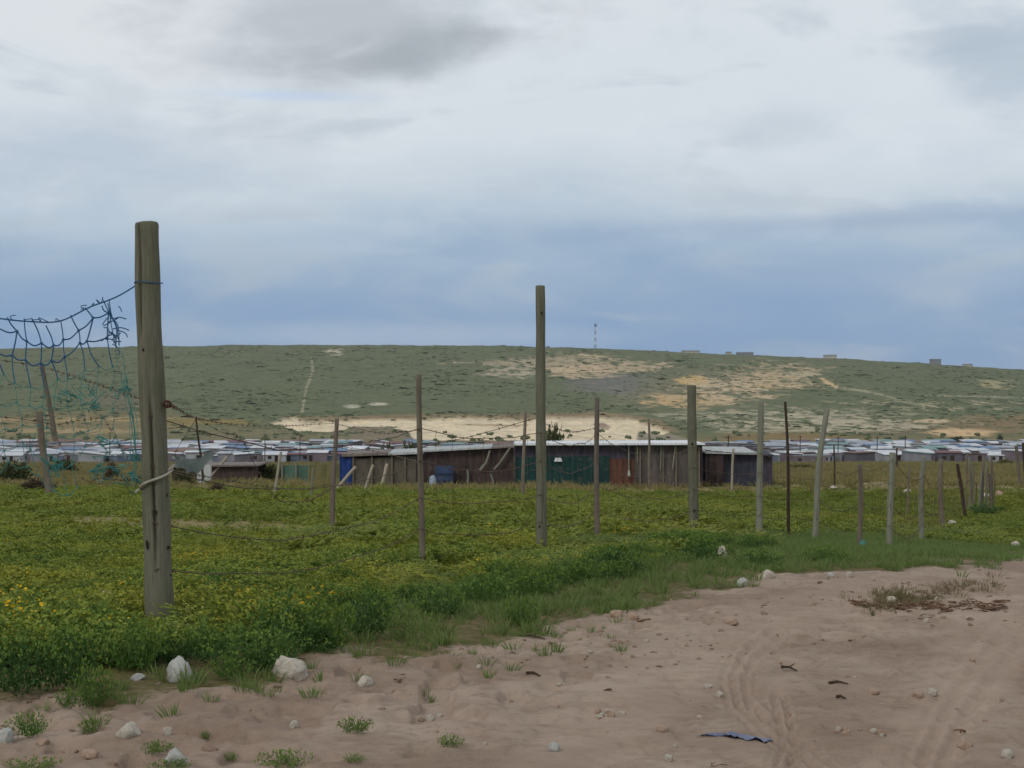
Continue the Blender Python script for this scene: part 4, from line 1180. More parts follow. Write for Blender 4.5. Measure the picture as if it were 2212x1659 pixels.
def rz_(py, d): return CZ - (py - 400) * d / FPX
slab(shed, 'roof_sheet', [(sx(514), SD - 0.35, rz_(443.6, SD)), (sx(610), SD - 0.35, rz_(443.2, SD)), (sx(610), SD + 5, rz_(440.6, SD + 5)), (sx(514), SD + 5, rz_(441.2, SD + 5))], 0.07, M_white, 60, 'left white roof sheet')
slab(shed, 'roof_sheet', [(sx(610.3), SD - 0.4, rz_(443.3, SD)), (sx(704), SD - 0.4, rz_(443.0, SD)), (sx(704), SD + 5, rz_(440.4, SD + 5)), (sx(610.3), SD + 5, rz_(440.5, SD + 5))], 0.07, M_white, 60, 'right white roof sheet')
slab(shed, 'roof_sheet', [(sx(422), SD - 0.3, rz_(450.5, SD)), (sx(492), SD - 0.3, rz_(446.8, SD)), (sx(492), SD + 4, rz_(443.8, SD + 4)), (sx(422), SD + 4, rz_(447.6, SD + 4))], 0.06, M_pale, 44, 'pale sloping roof sheet over the maroon wall')
slab(shed, 'roof_sheet', [(sx(492.3), SD - 0.2, rz_(447.4, SD)), (sx(515), SD - 0.2, rz_(446.0, SD)), (sx(515), SD + 4, rz_(443.8, SD + 4)), (sx(492.3), SD + 4, rz_(445, SD + 4))], 0.05, M_grime, 14, 'brownish roof boards')
slab(shed, 'roof_sheet', [(sx(342), SD - 0.2, rz_(454.2, SD)), (sx(388), SD - 0.2, rz_(452.6, SD)), (sx(388), SD + 3, rz_(449.2, SD + 3)), (sx(342), SD + 3, rz_(450.8, SD + 3))], 0.1, M_grime, 20, 'grey roof boards over the shade cloth')
slab(shed, 'roof_sheet', [(sx(388.3), SD - 0.25, rz_(453.2, SD)), (sx(424), SD - 0.25, rz_(451.6, SD)), (sx(424), SD + 3, rz_(447.9, SD + 3)), (sx(388.3), SD + 3, rz_(449.3, SD + 3))], 0.08, M_pale, 16, 'pale roof sheet over the shade cloth')
for x0, x1, yt in ((514.5, 703.5, 444.5), (343, 423, 457)):
    panel(shed, 'back_wall', sx(x0), sx(x1), sz(yt), sz(yt), zb_, SD + (4.8 if x0 > 500 else 2.8), M_clad, 0.4, 0.01)
for px_, yt, dp in ((702, 445.5, 4.6), (342.5, 458, 2.6)):
    mb = MB(); zt, zb2 = sz(yt), sz(492); mb.box((0, 0, 0), (0.05, dp, zt - zb2)); mb.build('end_wall', M_purple, shed, Vector((sx(px_), SD + dp / 2 + 0.1, (zt + zb2) / 2)) - SO)
# scrap slats hanging on the maroon wall
for (x0, y0, x1, y1, w) in ((490, 450, 485.5, 464, 0.09), (511, 446.5, 499, 464, 0.1), (499, 464, 494, 469, 0.09), (467.5, 469, 467.8, 484, 0.10), (490.5, 474, 493.5, 484, 0.09), (485, 464, 480, 470, 0.13)):
    a, b = Vector((sx(x0), SD - 0.16, sz(y0))), Vector((sx(x1), SD - 0.2, sz(y1)))
    mb = MB(); mb.tube([a - SO, (a + b) / 2 - SO + Vector((.02, 0, .03)), b - SO], w / 2, 6); mb.build('slat', W_grey, shed)
for (x0, y0, x1, y1) in ((628.5, 444.5, 628.5, 470), (661, 446, 660, 470), (675, 446, 672, 469), (637, 446, 637, 462)):
    a, b = Vector((sx(x0), SD - 0.14, sz(y0))), Vector((sx(x1), SD - 0.16, sz(y1)))
    mb = MB(); mb.tube([a - SO, b - SO], 0.032, 6); mb.build('slat', W_grey, shed)
mb = MB(); mb.box((0, 0, 0), (0.13, 0.08, 0.26), 0, 0, 0.5); mb.build('float', M_pale, shed, Vector((sx(628.5), SD - 0.18, sz(473))) - SO)
mb = MB(); mb.box((0, 0, 0), (0.34, 0.1, 0.16), 0.1, 0, 0.7); mb.build('cloth_scrap', M_white, shed, Vector((sx(558), SD - 0.12, sz(459.5))) - SO)
# blue drum against the maroon wall
mb = MB(); rings_ = [(0.0, .40), (0.05, .43), (0.28, .42), (0.30, .44), (0.33, .42), (0.58, .42), (0.60, .44), (0.63, .42), (0.86, .43), (0.9, .40)]
vs_, fs = [], []
for z_, r_ in rings_:
    vs_ += [(math.cos(k * 6.2832 / 20) * r_, math.sin(k * 6.2832 / 20) * r_, z_) for k in range(20)]
for i in range(len(rings_) - 1):
    fs += [(i * 20 + k, i * 20 + (k + 1) % 20, (i + 1) * 20 + (k + 1) % 20, (i + 1) * 20 + k) for k in range(20)]
fs.append(tuple((len(rings_) - 1) * 20 + k for k in range(20)))
mb.add(vs_, fs)
tag(mb.build('drum', rusted('dark_blue_drum', (44, 58, 84), (58, 74, 100)), None, (sx(445), SD - 0.6, float(H(sx(445), SD - 0.6)) - 0.02), True), 'dull blue drum standing against the maroon shed wall', 'drum')
mb = MB(); rr = random.Random(9)
sack = [(0.0, .16), (.12, .2), (.3, .19), (.42, .13), (.5, .05)]
vs_, fs = [], []
for z_, r_ in sack: vs_ += [(math.cos(k * .6283) * r_ * rr.uniform(.85, 1.15), math.sin(k * .6283) * r_ * rr.uniform(.85, 1.15), z_) for k in range(10)]
for i in range(4): fs += [(i * 10 + k, i * 10 + (k + 1) % 10, (i + 1) * 10 + (k + 1) % 10, (i + 1) * 10 + k) for k in range(10)]
fs.append(tuple(40 + k for k in range(10))); mb.add(vs_, fs)
tag(mb.build('sack', rusted('pale_blue_sack', (130, 146, 168), (160, 170, 184)), None, (sx(434), SD - 0.75, float(H(sx(434), SD - 0.75)) - 0.02), True), 'pale blue sack beside the dull blue drum', 'sack')

# dark wing right of the long shed
wing = empty('wing_shed', (sx(742) * 1.04, SD + 3, sz(480)))
tag(wing, 'dark blue grey lean-to with white roof right of the long shed', 'shed')
SO2 = wing.location; WD = SD + 3.0; WK = WD / FPX
wx = lambda p: (p - 512) * WK
wz = lambda p: CZ - (p - 400) * WK
panel(wing, 'wall_panel', wx(704), wx(722), wz(450), wz(451), wz(492), WD - 0.4, M_maroon, 0.25, 0.015, 'dark brown end panel')
panel(wing, 'wall_panel', wx(722.3), wx(757), wz(452.5), wz(453.5), wz(492), WD, M_wing, 0.25, 0.015, 'dark blue grey sheet')
panel(wing, 'wall_panel', wx(757.3), wx(773), wz(455), wz(456), wz(492), WD + 0.2, M_purple, 0.25, 0.015, 'purple grey sheet at the right end')
slab(wing, 'roof_sheet', [(wx(704), WD - 0.6, rz_(451.3, WD)), (wx(757), WD - 0.3, rz_(452.6, WD)), (wx(757), WD + 4, rz_(447.0, WD + 4)), (wx(704), WD + 4, rz_(446.4, WD + 4))], 0.08, M_pale, 40, 'pale roof sheet')
slab(wing, 'roof_sheet', [(wx(757.3), WD - 0.2, rz_(454, WD)), (wx(774), WD - 0.2, rz_(455.2, WD)), (wx(774), WD + 3, rz_(450, WD + 3)), (wx(757.3), WD + 3, rz_(449.6, WD + 3))], 0.06, M_wing, 12, 'grey roof sheet')
mb = MB(); mb.box((0, 0, 0), (0.05, 3.6, wz(455) - wz(490))); mb.build('end_wall', M_wing, wing, Vector((wx(772), WD + 2.1, (wz(456) + wz(490)) / 2)) - SO2)
panel(wing, 'back_wall', wx(705), wx(773), wz(452), wz(455), wz(490), WD + 2.9, M_wing, 0.3, 0.01)

# small dark hut on the left
HDp = 90.0; HK = HDp / FPX
hut = empty('hut', ((215 - 512) * HK, HDp, CZ - 81 * HK))
tag(hut, 'small dark brown hut with rag roof behind the thickest post', 'hut')
hx_ = lambda p: (p - 512) * HK
hz_ = lambda p: CZ - (p - 400) * HK
panel(hut, 'wall_panel', hx_(172), hx_(258), hz_(466), hz_(465), hz_(488), HDp, M_maroon, 0.4, 0.02)
panel(hut, 'wall_panel', hx_(172), hx_(258), hz_(464), hz_(463), hz_(488), HDp + 3, M_maroon, 0.4, 0.02)
slab(hut, 'roof_sheet', [(hx_(170), HDp - 0.3, rz_(465.5, HDp)), (hx_(260), HDp - 0.3, rz_(464.5, HDp)), (hx_(260), HDp + 3.2, rz_(461.5, HDp + 3.2)), (hx_(170), HDp + 3.2, rz_(462, HDp + 3.2))], 0.08, M_grime, 20)
mb = MB(); mb.box((0, 0, 0), (0.7, 0.35, 1.0)); tag(mb.build('crate', M_pale, None, (hx_(225) , HDp - 6, float(H(hx_(225), HDp - 6)) + 0.45)), 'pale upright box before the small dark hut', 'box')
# green netted pen
pen = empty('garden_pen', ((297 - 512) * HK, HDp, float(H((297 - 512) * HK, HDp))))
tag(pen, 'low pen screened with green and olive cloth left of the blue panel', 'pen')
panel(pen, 'screen', hx_(280), hx_(307), hz_(466), hz_(466), hz_(488), HDp + 1, rusted('green_screen_cloth', (74, 100, 88), (88, 114, 100)), 0.6, 0.03, 'green cloth screen')
panel(pen, 'screen', hx_(307.5), hx_(338), hz_(465), hz_(464), hz_(488), HDp + 0.6, rusted('olive_screen_cloth', (104, 102, 66), (120, 114, 78)), 0.6, 0.03, 'olive cloth screen')
for p_ in (280, 294, 307, 322, 337):
    mb = MB(); mb.tube([Vector((hx_(p_), HDp + 0.9, hz_(490))) - pen.location, Vector((hx_(p_), HDp + 0.9, hz_(463))) - pen.location], 0.06, 6); mb.build('pen_post', W_grey, pen)

# ------------------------------------------------------------------ distant settlement
def shack_mesh(seed, roofm, wallm):
    r = random.Random(seed); w, dp, h1 = r.uniform(4.5, 9), r.uniform(3.5, 5.5), r.uniform(2.0, 2.5); h2 = h1 + r.uniform(0.25, 0.7) * r.choice((1, 1, -0.6))
    mb = MB(); x_, y_ = w / 2, dp / 2
    mb.add([(-x_, -y_, -0.5), (x_, -y_, -0.5), (x_, y_, -0.5), (-x_, y_, -0.5), (-x_, -y_, h1), (x_, -y_, h1), (x_, y_, h2), (-x_, y_, h2)],
           [(0, 1, 5, 4), (1, 2, 6, 5), (2, 3, 7, 6), (3, 0, 4, 7)], 1)
    e = 0.3; k = (h2 - h1) / dp * e
    mb.add([(-x_ - e, -y_ - e, h1 - k + .02), (x_ + e, -y_ - e, h1 - k + .02), (x_ + e, y_ + e, h2 + k + .02), (-x_ - e, y_ + e, h2 + k + .02),
            (-x_ - e, -y_ - e, h1 - k + .16), (x_ + e, -y_ - e, h1 - k + .16), (x_ + e, y_ + e, h2 + k + .16), (-x_ - e, y_ + e, h2 + k + .16)],
           [(3, 2, 1, 0), (4, 5, 6, 7), (0, 1, 5, 4), (1, 2, 6, 5), (2, 3, 7, 6), (3, 0, 4, 7)], 0)
    dw = 0.9; xd = r.uniform(-x_ + 0.3, x_ - 1.3)
    mb.add([(xd, -y_ - 0.03, -0.4), (xd + dw, -y_ - 0.03, -0.4), (xd + dw, -y_ - 0.03, 1.85), (xd, -y_ - 0.03, 1.85)], [(0, 1, 2, 3)], 2)
    xw = r.uniform(-x_ + 0.3, x_ - 1.3)
    if abs(xw - xd) > 1.2:
        mb.add([(xw, -y_ - 0.03, 0.9), (xw + 1.0, -y_ - 0.03, 0.9), (xw + 1.0, -y_ - 0.03, 1.7), (xw, -y_ - 0.03, 1.7)], [(0, 1, 2, 3)], 2)
    return mb.mesh('shack', [roofm, wallm, M_knot])
def tin(name, c): return mottled(name, tuple(int(x * 0.86) for x in c), c, 0.4, 0.6, 0, rnd=0.12)
R_white, R_grey, R_blue, R_red, R_teal = tin('white_tin', (214, 217, 220)), tin('grey_tin', (170, 176, 184)), tin('blue_tin', (110, 136, 168)), tin('maroon_tin', (120, 84, 88)), tin('teal_tin', (124, 158, 156))
Wl = [tin('wall_tin_grey', (132, 132, 138)), tin('wall_tin_dark', (98, 96, 104)), tin('wall_tin_pale', (166, 168, 172)), tin('wall_tin_purple', (118, 108, 114)), tin('wall_tin_blue', (112, 124, 142))]
kinds = [(tin('rust_tin', (128, 102, 88)), 'rusty brown', 0.07), (R_white, 'white', 0.49), (R_grey, 'grey', 0.28), (R_blue, 'blue grey', 0.06), (R_red, 'maroon', 0.05), (R_teal, 'teal', 0.05)]
variants = {nm: [shack_mesh(600 + 31 * a + b, m_, Wl[(a + b) % 5]) for b in range(5)] for a, (m_, nm, pr) in enumerate(kinds)}
rr = random.Random(77)
spots = []
for k in range(30):
    dd = 388 + k * 7.8
    x_ = -0.36 * dd
    while x_ < 0.36 * dd:
        x_ += rr.uniform(6.5, 11.5)
        px_ = 512 + FPX * x_ / dd
        yd = dd + rr.uniform(-4.0, 4.0)
        if 350 < px_ < 765 and (k < 14 or rr.random() < 0.6): continue
        if px_ < -45 or px_ > 1070: continue
        if rr.random() < 0.12: continue
        if px_ < 345 and k < 2: continue
        spots.append((yd, x_))
spots.sort()
rest = MB(); restm = [m_ for m_, _, _ in kinds] + Wl[:3]; NK = len(kinds)
for i, (yd, x_) in enumerate(spots):
    u_ = rr.random(); acc = 0
    for ki, (m_, nm, pr) in enumerate(kinds):
        acc += pr
        if u_ <= acc: break
    me = variants[nm][rr.randrange(5)]
    loc = Vector((x_, yd, float(H(x_, yd)))); rot = rr.choice((0, 0, 0, 1.571)) + rr.gauss(0, 0.18); s_ = rr.uniform(0.85, 1.15)
    if i < 300:
        o = link('shack', me, None, loc); o.rotation_euler = (0, 0, rot); o.scale = (s_, s_, s_)
        side = 'left of the long shed' if x_ < 0 else 'right of the long shed'
        tag(o, 'tiny %s roofed shack in the distant crowded settlement %s' % (nm, side), 'shack', 'far %s roofed shacks %s' % (nm, side))
    else:
        mt = Matrix.Translation(loc) @ Matrix.Rotation(rot, 4, 'Z')
        for pl in me.polygons:
            mi = ki if pl.material_index == 0 else NK + (i % 3)
            if len(pl.vertices) == 4 and pl.material_index < 2:
                rest.add([mt @ me.vertices[v].co for v in pl.vertices], [(0, 1, 2, 3)], mi)
tag(rest.build('far_shacks', restm), 'mass of tiny tin roofs at the back of the settlement', 'shacks', kind='stuff')
# thin poles among the roofs
for i, (px_, py_, d_, h_) in enumerate(((728, 447, 300, 6.0), (800, 449, 420, 7), (838, 449, 430, 7), (877, 447, 430, 7), (905, 447, 420, 7), (30, 452, 430, 7), (110, 450, 430, 8), (265, 448, 400, 7), (300, 449, 400, 7))):
    x_ = (px_ - 512) / FPX * d_; mb = MB(); mb.tube([(0, 0, -0.3), (0, 0, h_ * 0.5), (0.05, 0, h_)], [0.14, 0.12, 0.1], 6); mb.box((0, 0, h_ - 0.4), (1.2, 0.1, 0.12))
    tag(mb.build('utility_pole', W_dark, None, (x_, d_, float(H(x_, d_)))), 'thin dark pole with cross arm standing among the distant roofs', 'pole', 'poles in the settlement')

# ------------------------------------------------------------------ ridge: mast and buildings
def ridge_point(px, dmin=1500, dmax=1900):
    t = np.linspace(dmin, dmax, 300); x_ = (px - 512) / FPX * t; zt = H(x_, t)
    i = int(np.argmax((zt - CZ) / t)); return Vector((x_[i], t[i] - 6, float(H(x_[i], t[i] - 6))))
mp = ridge_point(595)
mast = empty('radio_mast', mp); tag(mast, 'lattice radio mast in red and white bands on the ridge', 'mast')
M_mred = mottled('mast_red', (128, 92, 88), (140, 104, 98), 1, 0.6, 0); M_mwh = mottled('mast_white', (196, 198, 202), (208, 210, 212), 1, 0.6, 0)
M_mdk = mottled('mast_steel', (92, 98, 108), (104, 110, 120), 1, 0.6, 0)
HM = 28.0; nb = 7
for b_ in range(nb):
    z0, z1 = HM * b_ / nb, HM * (b_ + 1) / nb; w0, w1 = 2.6 - 1.6 * b_ / nb, 2.6 - 1.6 * (b_ + 1) / nb
    mb = MB(); cs = ((-1, -1), (1, -1), (1, 1), (-1, 1))
    for (a, b) in cs: mb.tube([(a * w0 / 2, b * w0 / 2, z0), (a * w1 / 2, b * w1 / 2, z1)], 0.16, 4)
    for (a, b), (c, d_) in zip(cs, cs[1:] + cs[:1]):
        mb.tube([(a * w0 / 2, b * w0 / 2, z0), (c * w1 / 2, d_ * w1 / 2, z1)], 0.1, 4); mb.tube([(c * w0 / 2, d_ * w0 / 2, z0), (a * w1 / 2, b * w1 / 2, z1)], 0.1, 4)
        mb.tube([(a * w1 / 2, b * w1 / 2, z1), (c * w1 / 2, d_ * w1 / 2, z1)], 0.1, 4)
    mb.build('mast_section', M_mdk if b_ % 2 == 0 else M_mwh, mast)
for a in range(3):
    mb = MB(); mb.box((math.cos(a * 2.1) * 1.3, math.sin(a * 2.1) * 1.3, HM - 1.5), (0.7, 0.5, 3.0), a * 2.1); mb.build('antenna', M_mdk, mast)
mb = MB(); mb.tube([(0, 0, HM), (0, 0, HM + 2.5)], 0.1, 5); mb.build('rod', M_mdk, mast)
M_rb = [mottled('ridge_wall_pale', (170, 164, 152), (182, 176, 164), 1, 0.9, 0), mottled('ridge_wall_grey', (116, 120, 124), (132, 134, 138), 1, 0.9, 0), mottled('ridge_roof', (104, 106, 112), (120, 122, 126), 1, 0.9, 0)]
for px_, w, h, mi, lab in ((690, 24, 3.2, 0, 'long pale building on the ridge nearest the mast'), (728, 7, 3.4, 0, 'small cream building beside the grey one on the ridge'), (744, 22, 4.0, 1, 'long low grey building on the ridge'),
                          (829, 17, 4.8, 0, 'pale open sided building on the ridge right of the grey one'), (934, 14, 8.0, 1, 'tall blue grey box building at the right of the ridge'), (966, 12, 2.6, 0, 'low pale building near the right end of the ridge')):
    w, h = w * 0.8, h * 0.6; p_ = ridge_point(px_); b = empty('ridge_building', p_); tag(b, lab, 'building', 'buildings along the ridge')
    mb = MB(); mb.box((0, 0, h / 2 - 0.6), (w, 8, h + 1.2)); mb.build('wall', M_rb[mi], b)
    mb = MB(); mb.add([(-w / 2 - .4, -4.4, h), (w / 2 + .4, -4.4, h), (w / 2 + .4, 4.4, h), (-w / 2 - .4, 4.4, h), (-w / 2 - .2, 0, h + .9), (w / 2 + .2, 0, h + .9)], [(0, 1, 5, 4), (2, 3, 4, 5), (3, 0, 4), (1, 2, 5), (3, 2, 1, 0)]); mb.build('roof', M_rb[2], b)
    for k in range(max(2, int(w / 4))):
        mb = MB(); mb.box((0, 0, 0), (1.0, 0.1, 0.7)); mb.build('window', M_rb[2], b, (-w / 2 + 2 + k * (w - 4) / max(1, int(w / 4) - 1), -4.05, h * 0.55))

# ------------------------------------------------------------------ bushes in the middle distance
L_shrub = leafy('shrub_leaf', (62, 72, 44), (86, 92, 58), (78, 82, 52), 0.3)
L_olive = leafy('olive_leaf', (92, 92, 52), (116, 112, 66), (100, 96, 56), 0.3)
L_brown = leafy('dead_twigs', (86, 74, 58), (108, 94, 74), (78, 68, 54), 0.3)
def shrub_mesh(seed, mt, n=170, nl=9):
    p = Plant(seed); r = p.r
    for i in range(n):
        a = r.uniform(0, 6.283); e = r.uniform(0.05, 1.4)
        d_ = Vector((math.cos(a) * math.cos(e), math.sin(a) * math.cos(e), math.sin(e) * 0.95)) * r.uniform(0.6, 1.05)
        for k in range(nl):
            t = 0.35 + 0.65 * (k + r.random()) / nl
            q_ = d_ * t + Vector((r.gauss(0, .07), r.gauss(0, .07), r.gauss(0, .06)))
            q_.z = abs(q_.z); p.leaf(q_, d_ + Vector((r.gauss(0, .6), r.gauss(0, .6), r.gauss(.1, .4))), r.uniform(.12, .24), r.uniform(.07, .13))
    return p.mesh('shrub', [mt])
SH = {k: [shrub_mesh(700 + 10 * i + j, m_) for j in range(2)] for i, (k, m_) in enumerate((('g', L_shrub), ('o', L_olive), ('b', L_brown)))}
def bush(px, py, w, h, kind, label, depth=None, name='bush', meshes=None, cat='bush', group=None, sink=0.04):
    g = ground(px, py) if depth is None else Vector((0, 0, 0))
    if depth is not None:
        x_ = (px - 512) / FPX * depth; g = Vector((x_, depth, float(H(x_, depth))))
        if depth < 120: h = float(proj(g.x, g.y, g.z)[1]) - (py - h)
    k = g.y / FPX
    me = (meshes or SH[kind])[rr.randrange(len(meshes or SH[kind]))]
    o = link(name, me, None, g - Vector((0, 0, sink * h * k)))
    dim = max(v.co.z for v in me.vertices); wid = max(abs(v.co.x) for v in me.vertices)
    o.scale = (w * k / 2 / wid, w * k / 2 / wid, h * k / dim); o.rotation_euler = (0, 0, rr.uniform(0, 6.28))
    return tag(o, label, cat, group)
for a in ((14, 483, 52, 26, 'g', 'dark green bush at the left picture edge behind the net'), (38, 492, 60, 16, 'b', 'low brown bush at the foot of the post behind the net'),
          (112, 480, 26, 22, 'b', 'round brown bush just left of the thickest post'), (62, 474, 44, 16, 'g', 'low dark bush behind the netted post'), (184, 486, 24, 24, 'g', 'dark green bush touching the right side of the thickest post'),
          (268, 482, 46, 20, 'g', 'rounded green bush between the pale box and the green screen'), (218, 494, 30, 13, 'b', 'dark brown heap of dead brush in the field right of the thickest post'),
          (800, 470, 40, 8, 'o', 'low olive bush at the edge of the right hand roofs'), (1005, 466, 26, 8, 'o', 'small olive bush by the right edge posts'), (95, 494, 16, 5, 'b', 'tiny brown tuft left of the thickest post')):
    bush(*a)
for a in ((552, 447, 34, 29, 'g', 'dark upright shrub rising behind the white roof by the tall central post', 84), (386, 455, 34, 16, 'g', 'left dark bush behind the shade cloth roof', 90), (409, 455, 30, 17, 'g', 'right dark bush behind the shade cloth roof', 92),
          (608, 447, 12, 10, 'g', 'small dark shrub behind the white roof near the reddish topped post', 84), (683, 447, 24, 8, 'o', 'low dark shrub behind the right end of the white roof', 84)):
    bush(*a[:6], depth=a[6])
for a in ((960, 492, 10, 8, 'small brown shrub at the left end of the board fence'),):
    pass
for (px_, py_, w, h, dp, lab) in ((958, 438, 20, 6, 700, 'wide dark bush on the tan slope above the right hand roofs'), (889, 441, 8, 6, 690, 'small dark bush just above the right hand roofs'), (1000, 437, 8, 8, 700, 'dark bush at the right end of the far sand strip')):
    bush(px_, py_, w, h, 'g', lab, depth=dp)

# ------------------------------------------------------------------ bushy weeds along the verge, one by one
L_mid = leafy('fresh_leaf', (66, 98, 46), (92, 120, 56), (84, 110, 50), 0.8)
NB = [weed(800 + i, [(L_dark, L_mid)[i % 2], L_dtip, L_flow], 0.55, 0.45, 60, 11, 0.075, 0.036, 0.0) for i in range(6)]
GB = [weed(820 + i, [L_grass, L_dtip, L_flow], 0.5, 0.45, 50, 9, 0.065, 0.026, 0.0) for i in range(2)]
for (px_, py_, w, h, ms, lab) in (
        (22, 694, 76, 58, NB, 'leafy green weed bush in the left corner with the yellow flowers above'),
        (70, 690, 66, 62, NB, 'tall leafy weed bush second from the left edge'),
        (92, 708, 44, 48, NB, 'leafy green weed bush spilling furthest onto the sand'),
        (68, 708, 26, 22, NB, 'small round weed bush at the foot of the one spilling onto the sand'),
        (28, 737, 40, 24, NB, 'low isolated green weed on the sand at the left edge'),
        (134, 672, 60, 56, NB, 'dark weed bush left of the pointed stone'),
        (170, 664, 60, 34, NB, 'weed bush right below the thickest post'),
        (212, 664, 62, 50, NB, 'weed bush just right of the thickest post'),
        (232, 680, 44, 26, NB, 'low dark green weed between the two white stones'),
        (260, 668, 56, 40, GB, 'pale grey green weed left of the rounded white stone'),
        (292, 650, 100, 60, NB, 'largest dark weed bush behind the rounded white stone'),
        (335, 648, 50, 42, NB, 'dark weed bush at the right flank of the largest one'),
        (366, 638, 66, 54, NB, 'broad weed bush left of the slim brown post'),
        (404, 640, 56, 38, GB, 'greyish weed below the slim brown post'),
        (440, 618, 60, 34, NB, 'weed bush right below the slim brown post'),
        (484, 604, 60, 34, NB, 'weed bush between the slim post and the tall central post'),
        (521, 626, 38, 32, NB, 'round isolated weed bush on the grassy verge'),
        (530, 598, 50, 24, NB, 'low weed bush under the tall central post'),
        (575, 584, 56, 30, NB, 'dark weed bush right of the tall central post'),
        (614, 574, 52, 30, NB, 'dark weed bush below the reddish topped post'),
        (660, 570, 48, 22, GB, 'grassy weed left of the pale green post'),
        (702, 562, 46, 26, NB, 'weed bush at the foot of the pale green post'),
        (760, 566, 50, 18, NB, 'low weed bush below the grey post'),
        (826, 562, 50, 18, NB, 'low weed bush below the leaning grey post'),
        (985, 515, 38, 14, NB, 'dark green weed bush at the foot of the brown board fence'),
        (296, 553, 36, 16, NB, 'dark tuft in the field between the thickest and the slim post'),
        ):
    bush(px_, py_, w * 1.15, h * 1.15, None, lab, name='weed_bush', meshes=ms, cat='weed', group='bushy weeds along the verge')
SW = [weed(840 + i, [L_grass, L_dtip, L_flow], 0.16, 0.3, 46, 8, 0.05, 0.022, 0.0) for i in range(4)]
for (px_, py_, w, h, lab) in (
        (355, 732, 40, 18, 'small spiky green plant alone on the sand right of centre left'), (450, 746, 28, 12, 'round low green sprout furthest right on the near sand'),
        (286, 766, 62, 18, 'widest flat green weed at the bottom edge'), (230, 761, 20, 10, 'small green sprout left of the widest flat weed'), (205, 740, 12, 11, 'tiny upright sprout between the chalky stone and the spiky plant'),
        (157, 753, 36, 15, 'brownish green sprout above the grey stone at the bottom'), (34, 769, 58, 12, 'low mat of sprouts in the bottom left corner'), (90, 734, 24, 18, 'reddish green sprout right of the isolated green weed'),
        (354, 762, 28, 9, 'thin sprout right of the widest flat weed'), (172, 769, 50, 10, 'green mat at the bottom edge under the grey stone')):
    bush(px_, py_, w, h, None, lab, name='sprout', meshes=SW, cat='weed', group='sprouts on the sand')

# ------------------------------------------------------------------ stones, pebbles, litter
import bmesh
def stone_mesh(seed, sub=3, planes=16, rough=0.05, span=(0.6, 0.95)):
    r = random.Random(seed); bm = bmesh.new(); bmesh.ops.create_icosphere(bm, subdivisions=sub, radius=1.0)
    pl = []
    for i in range(planes):
        n = Vector((r.gauss(0, 1), r.gauss(0, 1), r.gauss(0, 1))).normalized(); pl.append((n, r.uniform(*span)))
    ph = [r.uniform(0, 6) for _ in range(6)]
    for v in bm.verts:
        d_ = v.co.normalized(); q_ = 1.1
        for n, k in pl:
            dt = d_.dot(n)
            if dt > 0.05: q_ = min(q_, k / dt)
        q_ += rough * (math.sin(d_.x * 5 + ph[0]) * math.sin(d_.y * 6 + ph[1]) + 0.6 * math.sin(d_.z * 9 + ph[2]) * math.sin(d_.x * 11 + ph[3]) + 0.5 * math.sin(d_.y * 17 + ph[4]) * math.sin(d_.z * 15 + ph[5]))
        v.co = d_ * q_
    me = bpy.data.meshes.new('stone'); bm.to_mesh(me); bm.free()
    me.polygons.foreach_set('use_smooth', [sub > 2] * len(me.polygons)); return me
def stone_mat(name, c1, c2, c3):
    k = NT(name, 0.9, 0.15)
    n = k.noise(2.2, 6, 0.65); n2 = k.noise(7, 5, 0.6)
    c = k.mix(k.step(n, 0.35, 0.65), lin(*c1), lin(*c2)); c = k.mix(k.math('MULTIPLY', k.step(n2, 0.5, 0.7), 0.6), c, lin(*c3))
    k.color(c); k.bump(n2, 0.6, 0.012); return k.m
S_white = stone_mat('chalky_stone', (188, 180, 166), (172, 163, 148), (138, 122, 104))
S_grey = stone_mat('grey_stone', (164, 164, 158), (178, 177, 170), (128, 126, 114))
S_sand = stone_mat('sandy_stone', (172, 148, 128), (156, 132, 114), (140, 116, 98))
STM = {}
for k_, m_ in (('w', S_white), ('g', S_grey), ('s', S_sand)):
    STM[k_] = []
    for j in range(4):
        me = stone_mesh(900 + j) if j < 2 else stone_mesh(900 + j, 4, 40, 0.05, (0.76, 0.96)); me.materials.append(m_); STM[k_].append(me)
def stone(px, py, w, h, k_, label, group=None, sink=0.42):
    g = ground(px, py); k = g.y / FPX; me = STM[k_][2 if 'rounded' in label else 0 if 'pointed' in label else rr.randrange(4)]
    o = link('stone', me, None, None); W_ = w * k / 1.75; h_ = h * k / 1.25
    o.location = g + Vector((0, W_ * 0.3, h_ * (0.75 - sink)))
    o.scale = (W_ * 1.0, W_ * 0.9, h_); o.rotation_euler = (rr.gauss(0, .12), rr.gauss(0, .12), rr.uniform(0, 6.28))
    return tag(o, label, 'stone', group)
